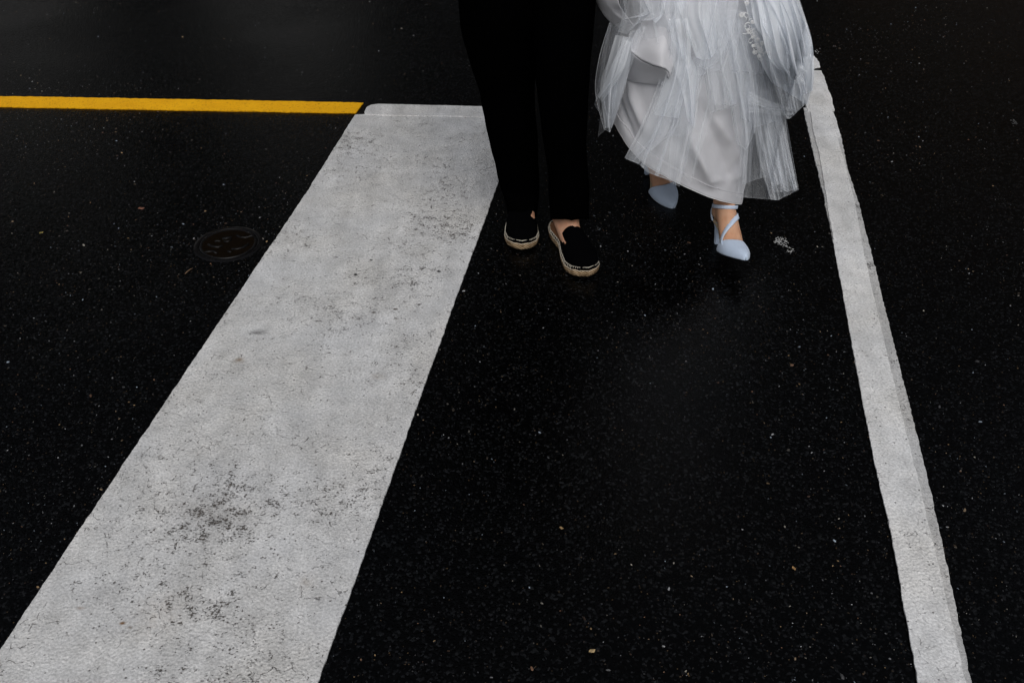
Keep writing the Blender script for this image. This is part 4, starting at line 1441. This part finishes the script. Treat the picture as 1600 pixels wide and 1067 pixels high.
# left petal, standing off the skirt
drape(TL, [[(952, 36), (1005, 35)], [(936, 90), (988, 88)], [(930, 143), (972, 150)], [(943, 202), (948, 205), (953, 207), (962, 186)]], [0.05, 0.06, 0.06, 0.05], 3, 0.014, 1.35, 19.5, M_tulle, 60, 32)
drape(TL, [[(962, 55), (990, 60)], [(950, 95), (985, 95)], [(938, 135), (976, 140)], [(945, 200), (956, 200)]], [0.07, 0.075, 0.07, 0.06], 1.6, 0.010, 1.20, 20.9, M_tulle_dense, 40, 30)
drape(TL, [[(974, 62), (987, 66)], [(957, 100), (976, 104)], [(944, 132), (962, 130)], [(933, 150), (941, 160)]], [0.085, 0.09, 0.085, 0.075], 1.0, 0.006, 0.90, 21.7, M_tulle_dense, 30, 24)
drape(TL, [[(985, -20), (1055, -20)], [(990, 20), (1058, 20)], [(998, 45), (1056, 50)], [(1004, 62), (1020, 66), (1040, 76), (1058, 84)]], [0.06, 0.07, 0.07, 0.068], 3, 0.008, 1.2, 44.1, M_tulle_thin, 50, 24)
drape(TL, [[(1045, 30), (1075, 30)], [(1048, 70), (1080, 70)], [(1040, 120), (1075, 120)], [(1020, 180), (1060, 185)]], [0.065, 0.07, 0.06, 0.045], 2.5, 0.008, 1.4, 45.4, M_tulle_dense, 50, 28)
drape(TL, [[(985, 50), (1010, 40)], [(968, 90), (990, 92)], [(955, 130), (975, 138)], [(952, 172), (966, 168)]], [0.07, 0.075, 0.065, 0.05], 2, 0.008, 1.4, 46.2, M_tulle, 40, 26)
drape(TL, [[(1085, 90), (1120, 92)], [(1080, 150), (1122, 150)], [(1072, 215), (1106, 205)], [(1060, 268), (1078, 290), (1088, 262)]], [0.03, 0.035, 0.04, 0.04], 2, 0.010, 1.4, 47.9, M_tulle_thin, 50, 28)
drape(TL, [[(1120, 60), (1165, 66)], [(1128, 110), (1176, 118)], [(1140, 160), (1182, 168)], [(1150, 222), (1166, 236), (1180, 205)]], [0.04, 0.045, 0.04, 0.035], 2.5, 0.012, 1.5, 48.4, M_tulle, 50, 28)
drape(TL, [[(1030, -20), (1080, -10)], [(1040, 25), (1075, 28)], [(1050, 60), (1072, 62)], [(1062, 92), (1070, 98)]], [0.075, 0.08, 0.075, 0.07], 2, 0.010, 1.3, 49.6, M_tulle, 40, 26)
drape(TL, [[(1110, -30), (1160, -30)], [(1105, 15), (1150, 22)], [(1098, 55), (1140, 62)], [(1092, 104), (1104, 110), (1122, 96)]], [0.06, 0.068, 0.065, 0.058], 2.5, 0.012, 1.4, 50.3, M_tulle, 50, 26)
# big puff on the right
drape(TL, [[(1178, -40), (1236, -40)], [(1190, 20), (1256, 20)], [(1200, 70), (1269, 78)], [(1206, 120), (1271, 130)], [(1228, 186), (1234, 186), (1262, 160)]], [0.04, 0.07, 0.09, 0.09, 0.06], 3, 0.016, 1.20, 22.4, M_tulle, 70, 36)
drape(TL, [[(1170, -40), (1230, -40)], [(1184, 10), (1250, 12)], [(1190, 50), (1266, 56)], [(1202, 92), (1271, 96)], [(1228, 118), (1240, 128), (1268, 140)]], [0.05, 0.08, 0.10, 0.10, 0.08], 3.5, 0.018, 1.35, 23.8, M_tulle_puff, 80, 36)
drape(TL, [[(1160, -40), (1215, -40)], [(1172, 0), (1240, 10)], [(1180, 40), (1255, 60)], [(1200, 70), (1262, 100)]], [0.04, 0.06, 0.08, 0.085], 3, 0.016, 1.35, 24.9, M_tulle_puff, 60, 28)
drape(TL, [[(1190, 60), (1210, 70)], [(1200, 110), (1222, 112)], [(1212, 145), (1240, 145)], [(1222, 175), (1243, 172)]], [0.05, 0.055, 0.055, 0.05], 2.5, 0.014, 1.50, 25.3, M_tulle_thin, 50, 28)
drape(TL, [[(1196, 95), (1240, 100)], [(1210, 120), (1245, 120)], [(1220, 140), (1258, 138)], [(1230, 185), (1262, 160)]], [0.07, 0.075, 0.075, 0.07], 4, 0.014, 1.35, 26.3, M_tulle_thin, 60, 24)
drape(TL, [[(1150, -40), (1225, -40)], [(1165, 10), (1248, 15)], [(1178, 60), (1266, 70)], [(1190, 100), (1270, 120)], [(1205, 128), (1238, 150), (1262, 165)]], [0.02, 0.04, 0.06, 0.065, 0.05], 5, 0.016, 1.5, 41.8, M_tulle_puff, 90, 34)
drape(TL, [[(1160, -40), (1236, -40)], [(1200, 0), (1250, 5)], [(1225, 50), (1268, 60)], [(1240, 100), (1272, 110)], [(1252, 150), (1270, 142)]], [0.05, 0.08, 0.10, 0.10, 0.085], 2, 0.010, 1.2, 42.6, M_tulle_puff, 50, 34)
drape(TL, [[(1185, 120), (1205, 118)], [(1196, 180), (1222, 185)], [(1202, 240), (1236, 245)], [(1206, 300), (1225, 300), (1246, 296)]], [0.03, 0.035, 0.04, 0.045], 4, 0.012, 1.6, 43.3, M_tulle_thin, 60, 28)
# gathered points pulled sideways
drape(TL, [[(1170, 140), (1172, 160)], [(1190, 152), (1190, 166)], [(1215, 162), (1216, 172)], [(1243, 170), (1243, 172)]], [0.05, 0.055, 0.055, 0.05], 1.2, 0.005, 0.90, 27.7, M_tulle, 24, 24)
drape(TL, [[(1168, 150), (1170, 176)], [(1190, 162), (1190, 176)], [(1212, 170), (1212, 180)], [(1241, 178), (1241, 181)]], [0.045, 0.05, 0.05, 0.05], 1.2, 0.005, 0.90, 28.7, M_tulle, 24, 24)

# tulle round the back of the skirt
def back_tulle(seed, off, z_hem, th0, th1):
    nu, nv = 90, 24
    v, uv = [], []
    for j in range(nv):
        q = j / (nv - 1)
        for i in range(nu):
            u = i / (nu - 1)
            th = lerp(th0, th1, u)
            ph = 26 * u + seed
            z = lerp(0.95, z_hem + 0.02 * math.sin(7 * u + seed), q)
            v.append(skirt_pt(th + 0.05 * q * math.sin(ph + 1), z, off * (0.4 + 0.6 * q) + 0.014 * q * math.sin(ph)))
            uv.append((u, q))
    part(mesh_obj(TL, v, grid_faces(nu, nv), M_tulle, None, True, uv))
back_tulle(0.5, 0.02, 0.24, 0.25, math.pi - 0.15)
back_tulle(2.5, 0.04, 0.33, 0.25, math.pi - 0.15)

# satin ruffle: an upper flap, a turned-over bell and its shaded underside
def satin_panel(name, rows, offs, seed, pleats=1.0, amp=0.006, nu=36, nv=22, bulge=0.0):
    o = drape(name, rows, offs, pleats, amp, 0.15, seed, M_satin, nu, nv, 0.0014, 1.0, bulge)
    return o
satin_panel('satin_ruffle', [[(1022, 16), (1062, 26)], [(1003, 36), (1064, 54)], [(988, 60), (1057, 88)], [(985, 80), (1002, 94), (1020, 102), (1032, 105), (1040, 108), (1045, 113), (1046, 120)]], [0.012, 0.030, 0.052, 0.072], 31.0, 1.3, 0.007, 44, 26, 0.024)
satin_panel('satin_ruffle', [[(985, 81), (1002, 95), (1020, 103), (1032, 106), (1040, 109), (1044, 114), (1045, 121)], [(974, 102), (1000, 113), (1022, 119), (1046, 127)], [(961, 119), (985, 127), (1010, 131), (1042, 132)]], [0.0705, 0.036, 0.008], 32.0, 1.0, 0.002)
satin_panel('satin_ruffle', [[(922, -30), (962, -30)], [(931, 0), (967, 4)], [(946, 26), (974, 18)], [(965, 45), (979, 36), (990, 40)]], [0.115, 0.10, 0.07, 0.035], 33.0, 0.7, 0.006)

# lace flowers sewn on the tulle
lm = MB()
lr = random.Random(5)
def rosette(px, py, r_, off):
    for k in range(7):
        a0 = 2 * math.pi * k / 7 + lr.uniform(-0.3, 0.3)
        pts = []
        for i in range(9):
            t = i / 8
            a = a0 + (t - 0.5) * 1.3
            q = r_ * (0.35 + 0.65 * math.sin(math.pi * t)) * lr.uniform(0.9, 1.1)
            pts.append(on_skirt(px + q * math.cos(a), py + q * math.sin(a) * 0.9, off + 0.001 * lr.random()))
        lm.tube(pts, 0.0007, 5)
    pts = [on_skirt(px + r_ * 0.3 * math.cos(2 * math.pi * i / 10), py + r_ * 0.3 * math.sin(2 * math.pi * i / 10), off + 0.001) for i in range(10)]
    lm.tube(pts, 0.0006, 5, True)
for px, py, r_ in ((1171, 49, 6.5), (1177, 58, 4), (1182, 72, 6), (1188, 79, 6), (1191, 68, 4), (1180, 82, 5), (1186, 88, 4), (1167, 5, 5), (1170, -4, 6), (1176, 35, 4), (1184, 62, 3.5), (1159, 24, 5), (1177, 72, 3.5)):
    rosette(px, py, r_ * 0.8, 0.066)
for k in range(26):
    a = lr.uniform(0, 1)
    px, py = lerp(1160, 1190, a) + lr.uniform(-7, 7), lerp(20, 92, a) + lr.uniform(-5, 5)
    pts = [on_skirt(px + 1.6 * i * math.cos(k + i * 0.5), py + 1.6 * i * math.sin(k + i * 0.5), 0.066) for i in range(6)]
    lm.tube(pts, 0.0007, 4)
tag(part(lm.build('lace_trim', M_lace)), kind='stuff')
lm2, lm = lm, MB()
for px, py, r_ in ((1126, 55, 5), (1121, 66, 4), (1128, 68, 4), (1092, 76, 5), (1098, 70, 4), (1116, 24, 6)):
    rosette(px, py, r_, 0.020)
tag(part(lm.build('lace_trim', M_lace)), kind='stuff')
